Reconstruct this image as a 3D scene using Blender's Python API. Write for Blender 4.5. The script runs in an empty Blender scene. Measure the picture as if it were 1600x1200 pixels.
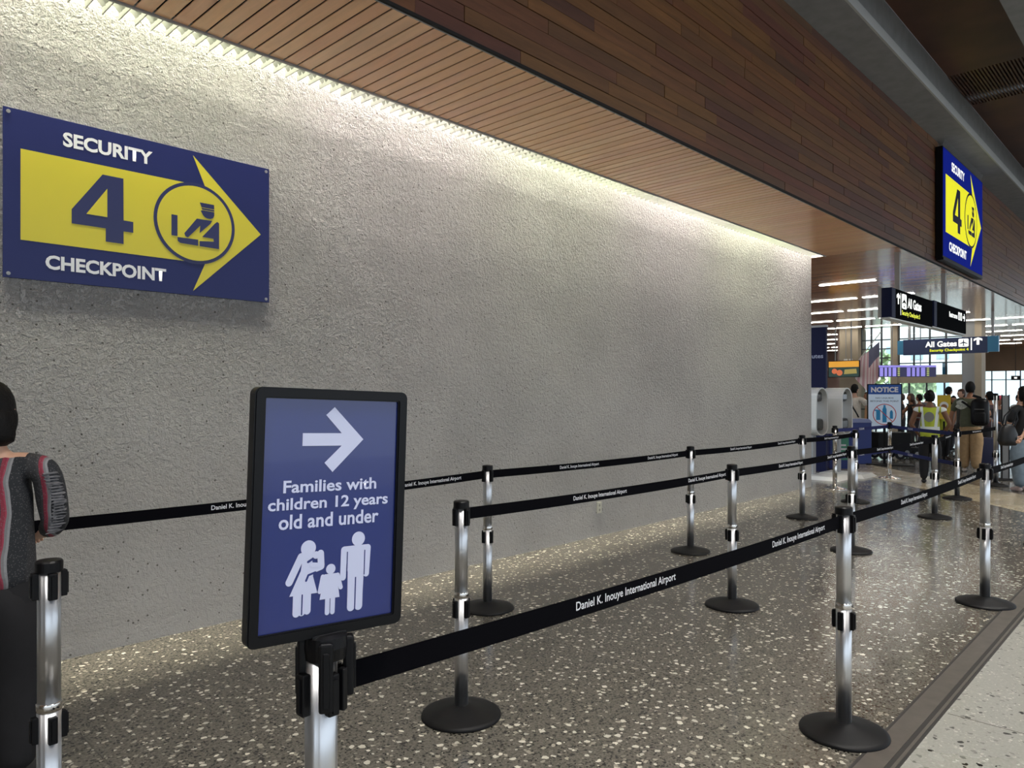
import bpy, bmesh, math, random
from mathutils import Vector, Matrix

C = bpy.context.scene.collection
S = bpy.context.scene
R = math.radians
F = 1143.0; HX = 800.0; HY = 616.0; EYE = 1.5
CU, SU = 0.7237, 0.6901      # cos / sin of the angle between the view and the long wall

# ---------------------------------------------------------------- camera, world, lights, exposure
cd = bpy.data.cameras.new('camera'); cam = bpy.data.objects.new('camera', cd); C.objects.link(cam)
cd.sensor_width = 36; cd.lens = F / 1600 * 36; cd.shift_y = 0.01; cd.clip_end = 400; cd.clip_start = 0.05
cam.location = (0, 0, EYE)
yaw = math.atan2(SU, CU)
cam.rotation_euler = (R(90), 0, yaw - R(90))
S.camera = cam
S.view_settings.view_transform = 'Standard'
S.view_settings.look = 'None'
S.view_settings.exposure = 0.12
S.view_settings.gamma = 1.0
S.view_settings.use_curve_mapping = False
wd = bpy.data.worlds.new('world'); S.world = wd; wd.use_nodes = True
bg = wd.node_tree.nodes['Background']; bg.inputs[0].default_value = (0.80, 0.90, 1.0, 1); bg.inputs[1].default_value = 1.45

def area(name, loc, rot, sx, sy, energy, col=(1, 1, 1)):
    l = bpy.data.lights.new(name, 'AREA'); l.shape = 'RECTANGLE'; l.size = sx; l.size_y = sy
    l.energy = energy; l.color = col
    o = bpy.data.objects.new(name, l); o.location = loc; o.rotation_euler = rot; C.objects.link(o); return o
# tubes hidden above the louvre of the long wall
for i in range(7):
    area('cove_tube', (-0.4 + i * 2.0, 4.535, 4.46), (R(9), 0, 0), 1.9, 0.09, 262 if i else 225, (0.98, 0.97, 0.74) if i % 2 else (1.0, 0.91, 0.82))
# downlights of the walkway the camera stands on (above and behind the frame)
area('walkway_lamp', (1.5, -3.2, 6.1), (0, 0, 0), 6.0, 0.4, 50, (1.0, 0.95, 0.88))
area('walkway_lamp', (10.0, -3.2, 6.1), (0, 0, 0), 6.0, 0.4, 50, (1.0, 0.95, 0.88))
# unseen fill lights added above the queue and walkway to brighten the floors
for dx in (-2.5, 2.0, 6.5, 11.0, 16.0):
    o = area('floor_fill', (dx, 0.2, 6.1), (0, 0, 0), 1.2, 1.2, 92, (1.0, 0.96, 0.90)); o.data.spread = R(95)
# sun outside, beyond the far glazing
sl = bpy.data.lights.new('sun', 'SUN'); sl.energy = 4.0; sl.angle = R(1)
so = bpy.data.objects.new('sun', sl); so.rotation_euler = Vector((0.55, 0.30, -0.78)).to_track_quat('-Z', 'Y').to_euler(); C.objects.link(so)

# ---------------------------------------------------------------- helpers
def W(x, d): 
    lat = (x - HX) / F * d
    return (lat * SU + d * CU, -lat * CU + d * SU)
def Z(y, d): return EYE + (HY - y) / F * d

def props(o, label=None, cat=None, group=None, kind=None):
    if label: o['label'] = label
    if cat: o['category'] = cat
    if group: o['group'] = group
    if kind: o['kind'] = kind
    return o
def thing(name, label, cat, loc=(0, 0, 0), rz=0, group=None):
    o = bpy.data.objects.new(name, None); C.objects.link(o); o.empty_display_size = .1
    o.location = loc; o.rotation_euler = (0, 0, rz)
    return props(o, label, cat, group)
def obj(name, bm, m, parent=None, kind=None, smooth=False):
    me = bpy.data.meshes.new(name)
    if smooth:
        for f in bm.faces: f.smooth = True
    bm.to_mesh(me); bm.free()
    for mm in (m if isinstance(m, (list, tuple)) else [m]): me.materials.append(mm)
    o = bpy.data.objects.new(name, me); C.objects.link(o)
    if parent: o.parent = parent
    if kind: o['kind'] = kind
    return o
def inst(name, me, parent=None, loc=(0, 0, 0), rot=(0, 0, 0), scale=(1, 1, 1)):
    o = bpy.data.objects.new(name, me); C.objects.link(o); o.parent = parent
    o.location = loc; o.rotation_euler = rot; o.scale = scale; return o
def bx(bm, x0, x1, y0, y1, z0, z1, bev=0):
    v = [bm.verts.new(p) for p in ((x0,y0,z0),(x1,y0,z0),(x1,y1,z0),(x0,y1,z0),(x0,y0,z1),(x1,y0,z1),(x1,y1,z1),(x0,y1,z1))]
    fs = [bm.faces.new([v[i] for i in q]) for q in ((3,2,1,0),(4,5,6,7),(0,1,5,4),(1,2,6,5),(2,3,7,6),(3,0,4,7))]
    if bev:
        es = list({e for f in fs for e in f.edges})
        bmesh.ops.bevel(bm, geom=es, offset=bev, segments=2, affect='EDGES', profile=.5)
    return fs
def box(name, x0, x1, y0, y1, z0, z1, m, parent=None, kind=None, bev=0):
    bm = bmesh.new(); bx(bm, x0, x1, y0, y1, z0, z1, bev); return obj(name, bm, m, parent, kind)
def lathe(bm, prof, n=32, c=(0, 0, 0), groove=None):
    rings = []
    for r, z in prof:
        ring = []
        for i in range(n):
            a = 2 * math.pi * i / n
            rr = r * (groove(a) if groove else 1)
            ring.append(bm.verts.new((c[0] + rr * math.cos(a), c[1] + rr * math.sin(a), c[2] + z)))
        rings.append(ring)
    for a, b in zip(rings, rings[1:]):
        for i in range(n):
            j = (i + 1) % n
            bm.faces.new((a[i], a[j], b[j], b[i]))
    bm.faces.new(list(reversed(rings[0]))); bm.faces.new(rings[-1])
def tube(bm, p0, p1, r0, r1=None, n=10):
    p0 = Vector(p0); p1 = Vector(p1); r1 = r0 if r1 is None else r1
    q = (p1 - p0).to_track_quat('Z', 'Y')
    a = [bm.verts.new(p0 + q @ Vector((r0*math.cos(2*math.pi*i/n), r0*math.sin(2*math.pi*i/n), 0))) for i in range(n)]
    b = [bm.verts.new(p1 + q @ Vector((r1*math.cos(2*math.pi*i/n), r1*math.sin(2*math.pi*i/n), 0))) for i in range(n)]
    for i in range(n):
        j = (i+1) % n; bm.faces.new((a[i], a[j], b[j], b[i]))
    bm.faces.new(list(reversed(a))); bm.faces.new(b)
def plate(bm, pts, y0, y1):
    """polygon given in local x,z, facing -y at y0, back at y1"""
    a = [bm.verts.new((p[0], y0, p[1])) for p in pts]; b = [bm.verts.new((p[0], y1, p[1])) for p in pts]
    n = len(pts); bm.faces.new(a); bm.faces.new(list(reversed(b)))
    for i in range(n):
        j = (i+1) % n; bm.faces.new((a[j], a[i], b[i], b[j]))
def circ(cx, cz, r, n=48, rz=None): return [(cx + r*math.cos(2*math.pi*i/n), cz + (rz or r)*math.sin(2*math.pi*i/n)) for i in range(n)]
def fixn(bm): bmesh.ops.recalc_face_normals(bm, faces=bm.faces[:])
def poly(name, pts, y, m, parent, t=.0006):
    bm = bmesh.new()
    for k_, q in enumerate(pts if isinstance(pts[0][0], (tuple, list)) else [pts]): plate(bm, q, y - t - k_*.00003, y)
    fixn(bm); return obj(name, bm, m, parent)
def rrect(x0, x1, z0, z1, r, n=6):
    out = []
    for cx, cz, a0 in ((x1-r, z1-r, 0), (x0+r, z1-r, 90), (x0+r, z0+r, 180), (x1-r, z0+r, 270)):
        for i in range(n+1):
            a = R(a0 + 90*i/n); out.append((cx + r*math.cos(a), cz + r*math.sin(a)))
    return out
_tc = {}
def tmesh(body, bold, w, h):
    key = (body, bold, round(w, 4), round(h, 4))
    if key in _tc: return _tc[key]
    cu = bpy.data.curves.new('lettering', 'FONT'); cu.body = body; cu.offset = bold; cu.resolution_u = 3; cu.size = 1
    o = bpy.data.objects.new('lettering', cu); C.objects.link(o)
    dg = bpy.context.evaluated_depsgraph_get(); me = bpy.data.meshes.new_from_object(o.evaluated_get(dg))
    bpy.data.objects.remove(o); bpy.data.curves.remove(cu)
    xs = [v.co.x for v in me.vertices]; ys = [v.co.y for v in me.vertices]
    x0, x1, y0, y1 = min(xs), max(xs), min(ys), max(ys)
    for v in me.vertices:
        v.co = Vector(((v.co.x-x0)/(x1-x0)*w, 0, (v.co.y-y0)/(y1-y0)*h))
    # face towards -y
    bm = bmesh.new(); bm.from_mesh(me); bmesh.ops.remove_doubles(bm, verts=bm.verts[:], dist=1e-6)
    if bm.faces and sum(f.normal.y for f in bm.faces) > 0: bmesh.ops.reverse_faces(bm, faces=bm.faces[:])
    bm.to_mesh(me); bm.free(); me.name = 'lettering'
    _tc[key] = me; return me
def text(body, x0, x1, z0, z1, y, m, parent, bold=.02, name='lettering'):
    me = tmesh(body, bold, x1-x0, z1-z0)
    me = me.copy(); me.materials.clear(); me.materials.append(m)
    return inst(name, me, parent, (x0, y, z0))

# ---------------------------------------------------------------- materials
def nt(name):
    m = bpy.data.materials.new(name); m.use_nodes = True
    return m, m.node_tree, m.node_tree.nodes['Principled BSDF']
def mat(name, col, rough=.5, metal=0, emis=0, spec=.5, coat=0, grain=0, gs=40, bump=0):
    m, t, b = nt(name)
    b.inputs['Base Color'].default_value = (*col, 1); b.inputs['Roughness'].default_value = rough
    b.inputs['Metallic'].default_value = metal; b.inputs['Specular IOR Level'].default_value = spec
    b.inputs['Coat Weight'].default_value = coat
    if emis:
        b.inputs['Emission Color'].default_value = (*col, 1); b.inputs['Emission Strength'].default_value = emis
    if grain or bump:
        g = t.nodes.new('ShaderNodeNewGeometry'); n = t.nodes.new('ShaderNodeTexNoise'); n.inputs['Scale'].default_value = gs; n.inputs['Detail'].default_value = 4
        t.links.new(g.outputs['Position'], n.inputs['Vector'])
        if grain:
            mr = t.nodes.new('ShaderNodeMapRange'); mr.inputs['From Min'].default_value = .3; mr.inputs['From Max'].default_value = .7
            mr.inputs['To Min'].default_value = 1-grain; mr.inputs['To Max'].default_value = 1+grain
            mx = t.nodes.new('ShaderNodeVectorMath'); mx.operation = 'SCALE'; mx.inputs[0].default_value = col
            t.links.new(n.outputs['Fac'], mr.inputs['Value']); t.links.new(mr.outputs['Result'], mx.inputs['Scale']); t.links.new(mx.outputs[0], b.inputs['Base Color'])
        if bump:
            bp = t.nodes.new('ShaderNodeBump'); bp.inputs['Strength'].default_value = bump; bp.inputs['Distance'].default_value = .01
            t.links.new(n.outputs['Fac'], bp.inputs['Height']); t.links.new(bp.outputs[0], b.inputs['Normal'])
    return m
def srgb(r, g, b):
    f = lambda c: (c/255/12.92) if c/255 <= .04045 else ((c/255+.055)/1.055)**2.4
    return (f(r), f(g), f(b))
class N:
    def __init__(s, t): s.t = t
    def new(s, kind, **kw):
        n = s.t.nodes.new(kind)
        for k, v in kw.items(): setattr(n, k, v)
        return n
    def l(s, a, b): s.t.links.new(a, b)
    def math(s, op, a, b=None, c=None):
        n = s.new('ShaderNodeMath', operation=op)
        for i, v in enumerate((a, b, c)):
            if v is None: continue
            if hasattr(v, 'is_output') or hasattr(v, 'links'): s.l(v, n.inputs[i])
            else: n.inputs[i].default_value = v
        return n.outputs[0]
    def mix(s, f, a, b):
        n = s.new('ShaderNodeMix', data_type='RGBA')
        for k, v in (('Factor', f), ('A', a), ('B', b)):
            i = {'Factor': 0, 'A': 6, 'B': 7}[k]
            if hasattr(v, 'links'): s.l(v, n.inputs[i])
            else: n.inputs[i].default_value = v if k == 'Factor' else (*v, 1)
        return n.outputs[2]
    def noise(s, vec, scale, detail=3, rough=.5):
        n = s.new('ShaderNodeTexNoise'); n.inputs['Scale'].default_value = scale; n.inputs['Detail'].default_value = detail; n.inputs['Roughness'].default_value = rough
        s.l(vec, n.inputs['Vector']); return n
    def voro(s, vec, scale, rnd=1):
        n = s.new('ShaderNodeTexVoronoi'); n.inputs['Scale'].default_value = scale; s.l(vec, n.inputs['Vector']); return n
    def ramp(s, f, stops, interp='LINEAR'):
        n = s.new('ShaderNodeValToRGB'); cr = n.color_ramp; cr.interpolation = interp
        while len(cr.elements) < len(stops): cr.elements.new(.5)
        for e, (p, c) in zip(cr.elements, stops): e.position = p; e.color = (*c, 1)
        s.l(f, n.inputs[0]); return n.outputs[0]

def terrazzo(name, base_a, base_b, chip, chip2, scale, amount, rough, small=.5, smallcol=None):
    m, t, b = nt(name); n = N(t)
    g = n.new('ShaderNodeNewGeometry'); pos = g.outputs['Position']
    wob = n.noise(pos, scale*1.3, 2); 
    vm = n.new('ShaderNodeVectorMath', operation='MULTIPLY_ADD'); n.l(wob.outputs['Color'], vm.inputs[0]); vm.inputs[1].default_value = (.9/scale,)*3; n.l(pos, vm.inputs[2])
    v = vm.outputs[0]
    base = n.mix(n.ramp(n.noise(pos, scale*2.5, 4, .7).outputs['Fac'], [(.35, (0,0,0)), (.65, (1,1,1))]), base_a, base_b)
    big = n.noise(pos, .55, 2)
    base = n.mix(n.math('MULTIPLY', big.outputs['Fac'], .5), base, tuple(c*.7 for c in base_a))
    def chips(sc, am, lim, col, base):
        vo = n.voro(v, sc); sep = n.new('ShaderNodeSeparateColor'); n.l(vo.outputs['Color'], sep.inputs[0])
        pick = n.math('GREATER_THAN', sep.outputs[0], 1-am)
        size = n.math('MULTIPLY_ADD', sep.outputs[1], lim*.7, lim*.4)
        ins = n.math('LESS_THAN', vo.outputs['Distance'], size)
        tint = n.math('MULTIPLY_ADD', sep.outputs[2], .6, .5)
        cc = n.new('ShaderNodeVectorMath', operation='SCALE'); cc.inputs[0].default_value = col; n.l(tint, cc.inputs['Scale'])
        return n.mix(n.math('MULTIPLY', pick, ins), base, cc.outputs[0])
    base = chips(scale*2.6, small, .55, smallcol or chip2, base)
    base = chips(scale*1.5, amount*.7, .5, chip2, base)
    base = chips(scale, amount, .42, chip, base)
    n.l(base, b.inputs['Base Color'])
    rr = n.ramp(n.noise(pos, 2.2, 3).outputs['Fac'], [(.3, (rough*.7,)*3), (.75, (rough*1.35,)*3)])
    n.l(rr, b.inputs['Roughness']); b.inputs['Specular IOR Level'].default_value = .5
    return m
M = {}
M['floor'] = terrazzo('dark_terrazzo', srgb(74,71,65), srgb(122,117,107), srgb(222,216,200), srgb(158,152,138), 30, .27, .17, .45, srgb(44,42,39))
M['floor_light'] = terrazzo('light_terrazzo', srgb(146,146,139), srgb(166,165,158), srgb(30,30,28), srgb(120,120,114), 30, .16, .3, .3, srgb(190,188,180))
M['floor_beige'] = terrazzo('beige_terrazzo', srgb(176,163,136), srgb(196,183,156), srgb(225,215,190), srgb(140,125,95), 40, .25, .25)

def wall_mat():
    m, t, b = nt('rough_plaster'); n = N(t)
    g = n.new('ShaderNodeNewGeometry'); pos = g.outputs['Position']
    sep = n.new('ShaderNodeSeparateXYZ'); n.l(pos, sep.inputs[0])
    big = n.noise(pos, .8, 4, .6)
    col = n.mix(n.ramp(big.outputs['Fac'], [(.3,(0,0,0)),(.7,(1,1,1))]), srgb(154,152,150), srgb(172,170,167))
    # rougher towards the top of the wall, trowelled smoother near the floor
    zr = n.new('ShaderNodeMapRange'); n.l(sep.outputs[2], zr.inputs['Value']); zr.inputs['From Min'].default_value = .6; zr.inputs['From Max'].default_value = 2.2; zr.inputs['To Min'].default_value = .28; zr.inputs['To Max'].default_value = 1
    f1 = n.noise(pos, 42, 4, .65); f2 = n.noise(pos, 110, 2, .5)
    stip = n.ramp(f1.outputs['Fac'], [(.38,(0,0,0)),(.55,(.8,.8,.8)),(.75,(1,1,1))])
    vo = n.voro(pos, 36); sc = n.new('ShaderNodeSeparateColor'); n.l(vo.outputs['Color'], sc.inputs[0])
    pit = n.math('MULTIPLY', n.math('GREATER_THAN', sc.outputs[0], .90), n.math('LESS_THAN', vo.outputs['Distance'], .22))
    h = n.math('ADD', n.math('MULTIPLY', stip, .8), n.math('MULTIPLY', f2.outputs['Fac'], .5))
    h = n.math('ADD', h, n.math('MULTIPLY', n.noise(pos, 3.5, 2).outputs['Fac'], .7))
    h = n.math('SUBTRACT', h, n.math('MULTIPLY', pit, 1.2))
    h = n.math('MULTIPLY', h, zr.outputs[0])
    # formwork ledges left in the concrete
    zz = n.math('ADD', sep.outputs[2], n.math('MULTIPLY', n.noise(pos, 1.3, 3).outputs['Fac'], .06))
    for lz in (.36, 1.72):
        h = n.math('ADD', h, n.math('MULTIPLY', n.math('LESS_THAN', n.math('ABSOLUTE', n.math('SUBTRACT', zz, lz)), .006), .25))
    bp = n.new('ShaderNodeBump'); bp.inputs['Strength'].default_value = 1.0; bp.inputs['Distance'].default_value = .017
    n.l(h, bp.inputs['Height']); n.l(bp.outputs[0], b.inputs['Normal'])
    col = n.mix(n.math('MULTIPLY', pit, .75), col, srgb(70,66,60))
    n.l(col, b.inputs['Base Color']); b.inputs['Roughness'].default_value = .85; b.inputs['Specular IOR Level'].default_value = .25
    return m
M['wall'] = wall_mat()

def wood(name, cols, axis, rough, island=False, coat=0, gscale=9, spec=.5, gv=(.72, 1.22)):
    m, t, b = nt(name); n = N(t)
    g = n.new('ShaderNodeNewGeometry')
    if island: rnd = g.outputs['Random Per Island']
    else:
        oi = n.new('ShaderNodeObjectInfo'); rnd = oi.outputs['Random']
    mp = n.new('ShaderNodeMapping'); n.l(g.outputs['Position'], mp.inputs[0])
    s = [14, 14, 14]; s[axis] = 1.2; mp.inputs['Scale'].default_value = s
    off = n.new('ShaderNodeVectorMath', operation='ADD'); n.l(mp.outputs[0], off.inputs[0])
    k = n.math('MULTIPLY', rnd, 37.0); cb = n.new('ShaderNodeCombineXYZ'); n.l(k, cb.inputs[0]); n.l(k, cb.inputs[2]); n.l(cb.outputs[0], off.inputs[1])
    gr = n.noise(off.outputs[0], gscale/6, 5, .65)
    c = n.ramp(rnd, [(i/max(1, len(cols)-1), x) for i, x in enumerate(cols)], 'LINEAR')
    dk = n.new('ShaderNodeMapRange'); n.l(gr.outputs['Fac'], dk.inputs['Value']); dk.inputs['From Min'].default_value = .3; dk.inputs['From Max'].default_value = .7; dk.inputs['To Min'].default_value = gv[0]; dk.inputs['To Max'].default_value = gv[1]
    sc = n.new('ShaderNodeVectorMath', operation='SCALE'); n.l(c, sc.inputs[0]); n.l(dk.outputs[0], sc.inputs['Scale'])
    n.l(sc.outputs[0], b.inputs['Base Color']); b.inputs['Roughness'].default_value = rough; b.inputs['Coat Weight'].default_value = coat; b.inputs['Coat Roughness'].default_value = .08
    b.inputs['Specular IOR Level'].default_value = spec
    bp = n.new('ShaderNodeBump'); bp.inputs['Strength'].default_value = .15; bp.inputs['Distance'].default_value = .004; n.l(gr.outputs['Fac'], bp.inputs['Height']); n.l(bp.outputs[0], b.inputs['Normal'])
    return m
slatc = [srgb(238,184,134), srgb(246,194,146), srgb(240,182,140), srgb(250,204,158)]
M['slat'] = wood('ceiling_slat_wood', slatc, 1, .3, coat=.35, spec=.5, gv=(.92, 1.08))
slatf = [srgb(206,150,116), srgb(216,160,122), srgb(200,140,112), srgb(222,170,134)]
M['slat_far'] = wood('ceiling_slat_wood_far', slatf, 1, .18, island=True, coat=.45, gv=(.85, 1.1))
fc = [srgb(92,62,40), srgb(108,72,40), srgb(94,56,42), srgb(118,80,44), srgb(78,52,40), srgb(98,54,42), srgb(112,76,40), srgb(86,62,44)]
M['plank'] = wood('fascia_plank_wood', fc, 0, .45)
M['plank_far'] = wood('fascia_plank_wood_far', fc, 0, .45, island=True)
M['darkwood'] = mat('dark_ceiling_veneer', srgb(74,46,32), .55, grain=.45, gs=1.3)
M['concrete'] = mat('concrete_beam', srgb(128,128,128), .8, grain=.1, gs=6, bump=.3)
M['black'] = mat('black_plastic', srgb(10,10,13), .4, spec=.22)
M['base'] = mat('black_base_rubber', srgb(16,16,18), .5, spec=.22)
M['belt'] = mat('black_belt_webbing', srgb(11,11,15), .9, spec=.04, grain=.15, gs=220)
M['navybelt'] = mat('navy_belt_webbing', srgb(22,34,98), .7)
M['white'] = mat('white_print', srgb(228,228,232), .5)
M['whiteglow'] = mat('lit_white', srgb(245,245,240), .5, emis=.9)
M['yglow'] = mat('lit_yellow', srgb(228,222,44), .8, emis=.7, spec=.05)
M['yprint'] = mat('lit_yellow_lettering', srgb(230,235,40), .5, emis=.6)
M['bglow'] = mat('lit_blue', srgb(12,24,104), .8, emis=.9, spec=.02)
M['navyink'] = mat('navy_ink', srgb(22,30,84), .35)
M['signblue'] = mat('navy_sign_enamel', srgb(24,33,90), .35, spec=.3)
M['signyellow'] = mat('yellow_sign_enamel', srgb(206,192,44), .35)
M['familyblue'] = mat('blue_poster', srgb(30,44,112), .16, coat=.5)
M['familywhite'] = mat('pale_poster_print', srgb(205,210,238), .3)
M['grey'] = mat('painted_grey_metal', srgb(150,150,150), .4, metal=.3)
M['darkgap'] = mat('shadow_gap_black', srgb(14,12,11), .8)
M['whitepaint'] = mat('white_paint', srgb(225,225,220), .5)
M['lamp'] = mat('lamp_tube', (1, .96, .86), .4, emis=17.0)
def chrome_mat():
    m, t, b = nt('brushed_steel'); n = N(t)
    b.inputs['Base Color'].default_value = (*srgb(214,216,220), 1); b.inputs['Metallic'].default_value = 1
    b.inputs['Roughness'].default_value = .36; b.inputs['Anisotropic'].default_value = .3
    tg = n.new('ShaderNodeTangent', direction_type='RADIAL', axis='Z'); n.l(tg.outputs[0], b.inputs['Tangent'])
    return m
M['chrome'] = chrome_mat()
M['polished'] = mat('polished_steel', srgb(215,212,208), .14, metal=1)
M['trimgrey'] = mat('floor_joint_metal', srgb(104,98,92), .42, metal=.5, grain=.12, gs=12)
M['trimdark'] = mat('floor_joint_rubber', srgb(44,42,40), .6)
M['brass'] = mat('divider_strip', srgb(92,88,80), .4, metal=.6)
M['column'] = mat('beige_column', srgb(168,154,134), .7, grain=.06, gs=3)
M['mauve'] = mat('mauve_wall', srgb(166,140,132), .7, grain=.06, gs=3)
M['brownwall'] = mat('brown_soffit', srgb(132,108,86), .6, grain=.08, gs=2)
M['mullion'] = mat('dark_mullion', srgb(70,72,74), .4, metal=.5)
def glass_mat():
    m = bpy.data.materials.new('window_glass'); m.use_nodes = True; t = m.node_tree; t.nodes.clear(); n = N(t)
    o = n.new('ShaderNodeOutputMaterial'); tr = n.new('ShaderNodeBsdfTransparent'); tr.inputs[0].default_value = (.93, .99, .99, 1)
    gl = n.new('ShaderNodeBsdfGlossy'); gl.inputs['Roughness'].default_value = .01; fr = n.new('ShaderNodeFresnel'); fr.inputs[0].default_value = 1.6
    mx = n.new('ShaderNodeMixShader'); n.l(fr.outputs[0], mx.inputs[0]); n.l(tr.outputs[0], mx.inputs[1]); n.l(gl.outputs[0], mx.inputs[2]); n.l(mx.outputs[0], o.inputs[0])
    return m
M['glass'] = glass_mat()
M['foliage'] = mat('outdoor_foliage', srgb(165,190,140), .7, grain=.4, gs=1.5)
M['outwall'] = mat('outdoor_pale_wall', srgb(225,228,228), .7)
M['outwin'] = mat('outdoor_window', srgb(168,192,205), .3)
M['ground'] = mat('outdoor_paving', srgb(180,180,175), .8)

# ---------------------------------------------------------------- setting
ZC = EYE + 2.217      # slatted ceiling
YW = 4.68; XE = 11.95; YS = 4.463; YF = 3.335
st = lambda o: props(o, kind='structure')
st(box('floor', -9, 46, 1.05, 22, -.12, 0, M['floor']))
fl = st(box('floor', -9, 46, -14, .90, -.12, 0, M['floor_light']))
# pale 45 degree band, a sheet flush over the dark floor, parts of the setting
bm = bmesh.new()
def LD(lat, d): return (lat*SU + d*CU, -lat*CU + d*SU)
pts = [LD(6.50, 7.78), LD(7.62, 8.95), LD(7.62, 27), LD(6.50, 27)]
a = [bm.verts.new((p[0], p[1], .0015)) for p in pts]; b_ = [bm.verts.new((p[0], p[1], -.01)) for p in pts]
bm.faces.new(a); bm.faces.new(b_[::-1])
for i in range(4): j = (i+1) % 4; bm.faces.new((a[j], a[i], b_[i], b_[j]))
fixn(bm); st(obj('floor', bm, M['floor_beige'], kind='structure'))
# divider strips let into the floors
for k in range(-2, 14):
    x = 1.02 + k*2.4
    o = st(box('trim_1', x-.002, x+.002, 1.06, YW, -.01, .0006, M['brass']))
for k in range(0, 12):
    x = 2.0 + k*1.9
    st(box('trim_2', x-.002, x+.002, -6, .89, -.01, .0006, M['brass']))
# metal expansion joint between the floors
tj = thing('trim_3', None, None); tj['kind'] = 'structure'
box('cover_plate', -9, 46, .945, 1.035, -.1, .004, M['trimgrey'], tj)
box('joint_edge', -9, 46, 1.035, 1.05, -.1, .002, M['trimdark'], tj)
box('joint_edge', -9, 46, .925, .945, -.1, .001, M['trimdark'], tj)
box('joint_bead', -9, 46, .912, .925, -.1, .005, M['trimgrey'], tj)
box('joint_edge', -9, 46, .90, .912, -.1, .001, M['trimdark'], tj)

# long plastered wall
st(box('wall_left', -9, XE, YW, YW+.35, 0, 4.66, M['wall']))
# cove above the louvre
cv = thing('cove_light', 'long wall-washing light slot with white louvre along the top of the plastered wall', 'light', (0, 0, 0))
box('trough_top', -9, XE+.02, YS-.03, YW, 4.60, 4.64, M['whitepaint'], cv)
box('trough_side', -9, XE+.02, YS-.03, YS-.012, ZC+.001, 4.60, mat('trough_grey', srgb(140,140,136), .6), cv)
box('end_cap', XE+.02, XE+.03, YS-.03, YW, ZC, 4.64, M['whitepaint'], cv)
box('edge_strip', -9, XE+.02, YS-.012, YS+.004, ZC-.012, ZC+.06, M['grey'], cv)
LV = mat('louvre_aluminium', srgb(104,106,100), .5)
fm = bmesh.new(); bx(fm, -.003, .003, YS+.005, YW-.004, ZC-.002, ZC+.085)
f0 = obj('louvre_fin', fm, LV, cv); f0.location.x = .0
for i in range(1, 132):
    inst('louvre_fin', f0.data, cv, (i*.09, 0, 0))
bm = bmesh.new()
for i in range(-100, 0): bx(bm, i*.09-.003, i*.09+.003, YS+.005, YW-.004, ZC-.002, ZC+.085)
obj('louvre_fins', bm, LV, cv, kind='stuff')
bm = bmesh.new()
seg = 0
x = -2.0
while x < XE - .09:     # scalloped reflector blades running along the slot
    for yy in (YS+.05, YS+.10, YS+.15):
        for k in range(4):
            u0, u1 = k/4, (k+1)/4
            z0 = ZC+.01+.035*abs(math.sin(math.pi*u0)); z1 = ZC+.01+.035*abs(math.sin(math.pi*u1))
            v = [bm.verts.new(p) for p in ((x+u0*.09, yy, z0), (x+u1*.09, yy, z1), (x+u1*.09, yy, ZC+.085), (x+u0*.09, yy, ZC+.085))]
            bm.faces.new(v)
    x += .09
obj('louvre_blades', bm, LV, cv, kind='stuff')
tb = bmesh.new(); tube(tb, (-.9, 0, 0), (.9, 0, 0), .013, n=10)
t0 = obj('lamp_tube', tb, mat('cove_tube_glow', (1, .95, .8), .4, emis=6), cv); t0.location = (-.4, YS+.06, 4.50)
for i in range(1, 7): inst('lamp_tube', t0.data, cv, (-.4+i*2.0, YS+.06, 4.50))

# slatted ceiling
cl = bpy.data.objects.new('ceiling', None); C.objects.link(cl); cl['kind'] = 'structure'
YS0 = YF + .05; XG_ = 26.0
box('backing_board', -9, 43, YF+.02, 17, ZC+.30, ZC+.34, M['darkgap'], cl) if False else None
box('backing_board', -9, XE+.03, YS0, YS-.014, ZC+.022, ZC+.04, M['darkgap'], cl)
box('backing_board', XE+.03, XG_+.3, YS0, 17, ZC+.03, ZC+.05, M['darkgap'], cl)
def prism(name, pts, z0, z1, m, parent=None):
    bm = bmesh.new(); a = [bm.verts.new((p[0], p[1], z0)) for p in pts]; b = [bm.verts.new((p[0], p[1], z1)) for p in pts]
    bm.faces.new(a); bm.faces.new(b); n_ = len(pts)
    for i in range(n_): j = (i+1) % n_; bm.faces.new((a[i], a[j], b[j], b[i]))
    fixn(bm); return obj(name, bm, m, parent)
X1 = XG_+.3
prism('backing_board', [(X1, YS0), (43, YS0), (43, .208*43), (X1, .208*X1)], ZC+.03, ZC+.05, M['darkgap'], cl)
prism('backing_board', [(X1, .353*X1), (43, .353*43), (43, 17), (X1, 17)], ZC+.03, ZC+.05, M['darkgap'], cl)
PI_ = .1034
sm = bmesh.new(); bx(sm, -.0455, .0455, YS0, YS-.014, ZC, ZC+.006)
s0 = None
i = 0; x = .45
while x < XE - .02:
    if s0 is None: s0 = obj('slat', sm, M['slat'], cl); s0.location.x = x
    else: inst('slat', s0.data, cl, (x, 0, 0))
    x += PI_
xs_far = x
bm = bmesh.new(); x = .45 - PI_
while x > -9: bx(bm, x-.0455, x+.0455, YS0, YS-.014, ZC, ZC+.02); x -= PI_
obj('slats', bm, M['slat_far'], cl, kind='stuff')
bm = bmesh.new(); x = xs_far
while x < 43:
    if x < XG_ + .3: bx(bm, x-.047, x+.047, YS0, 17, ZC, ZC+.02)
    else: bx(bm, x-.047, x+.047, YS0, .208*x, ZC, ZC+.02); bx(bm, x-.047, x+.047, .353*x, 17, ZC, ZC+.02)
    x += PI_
obj('slats', bm, M['slat_far'], cl, kind='stuff')

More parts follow.
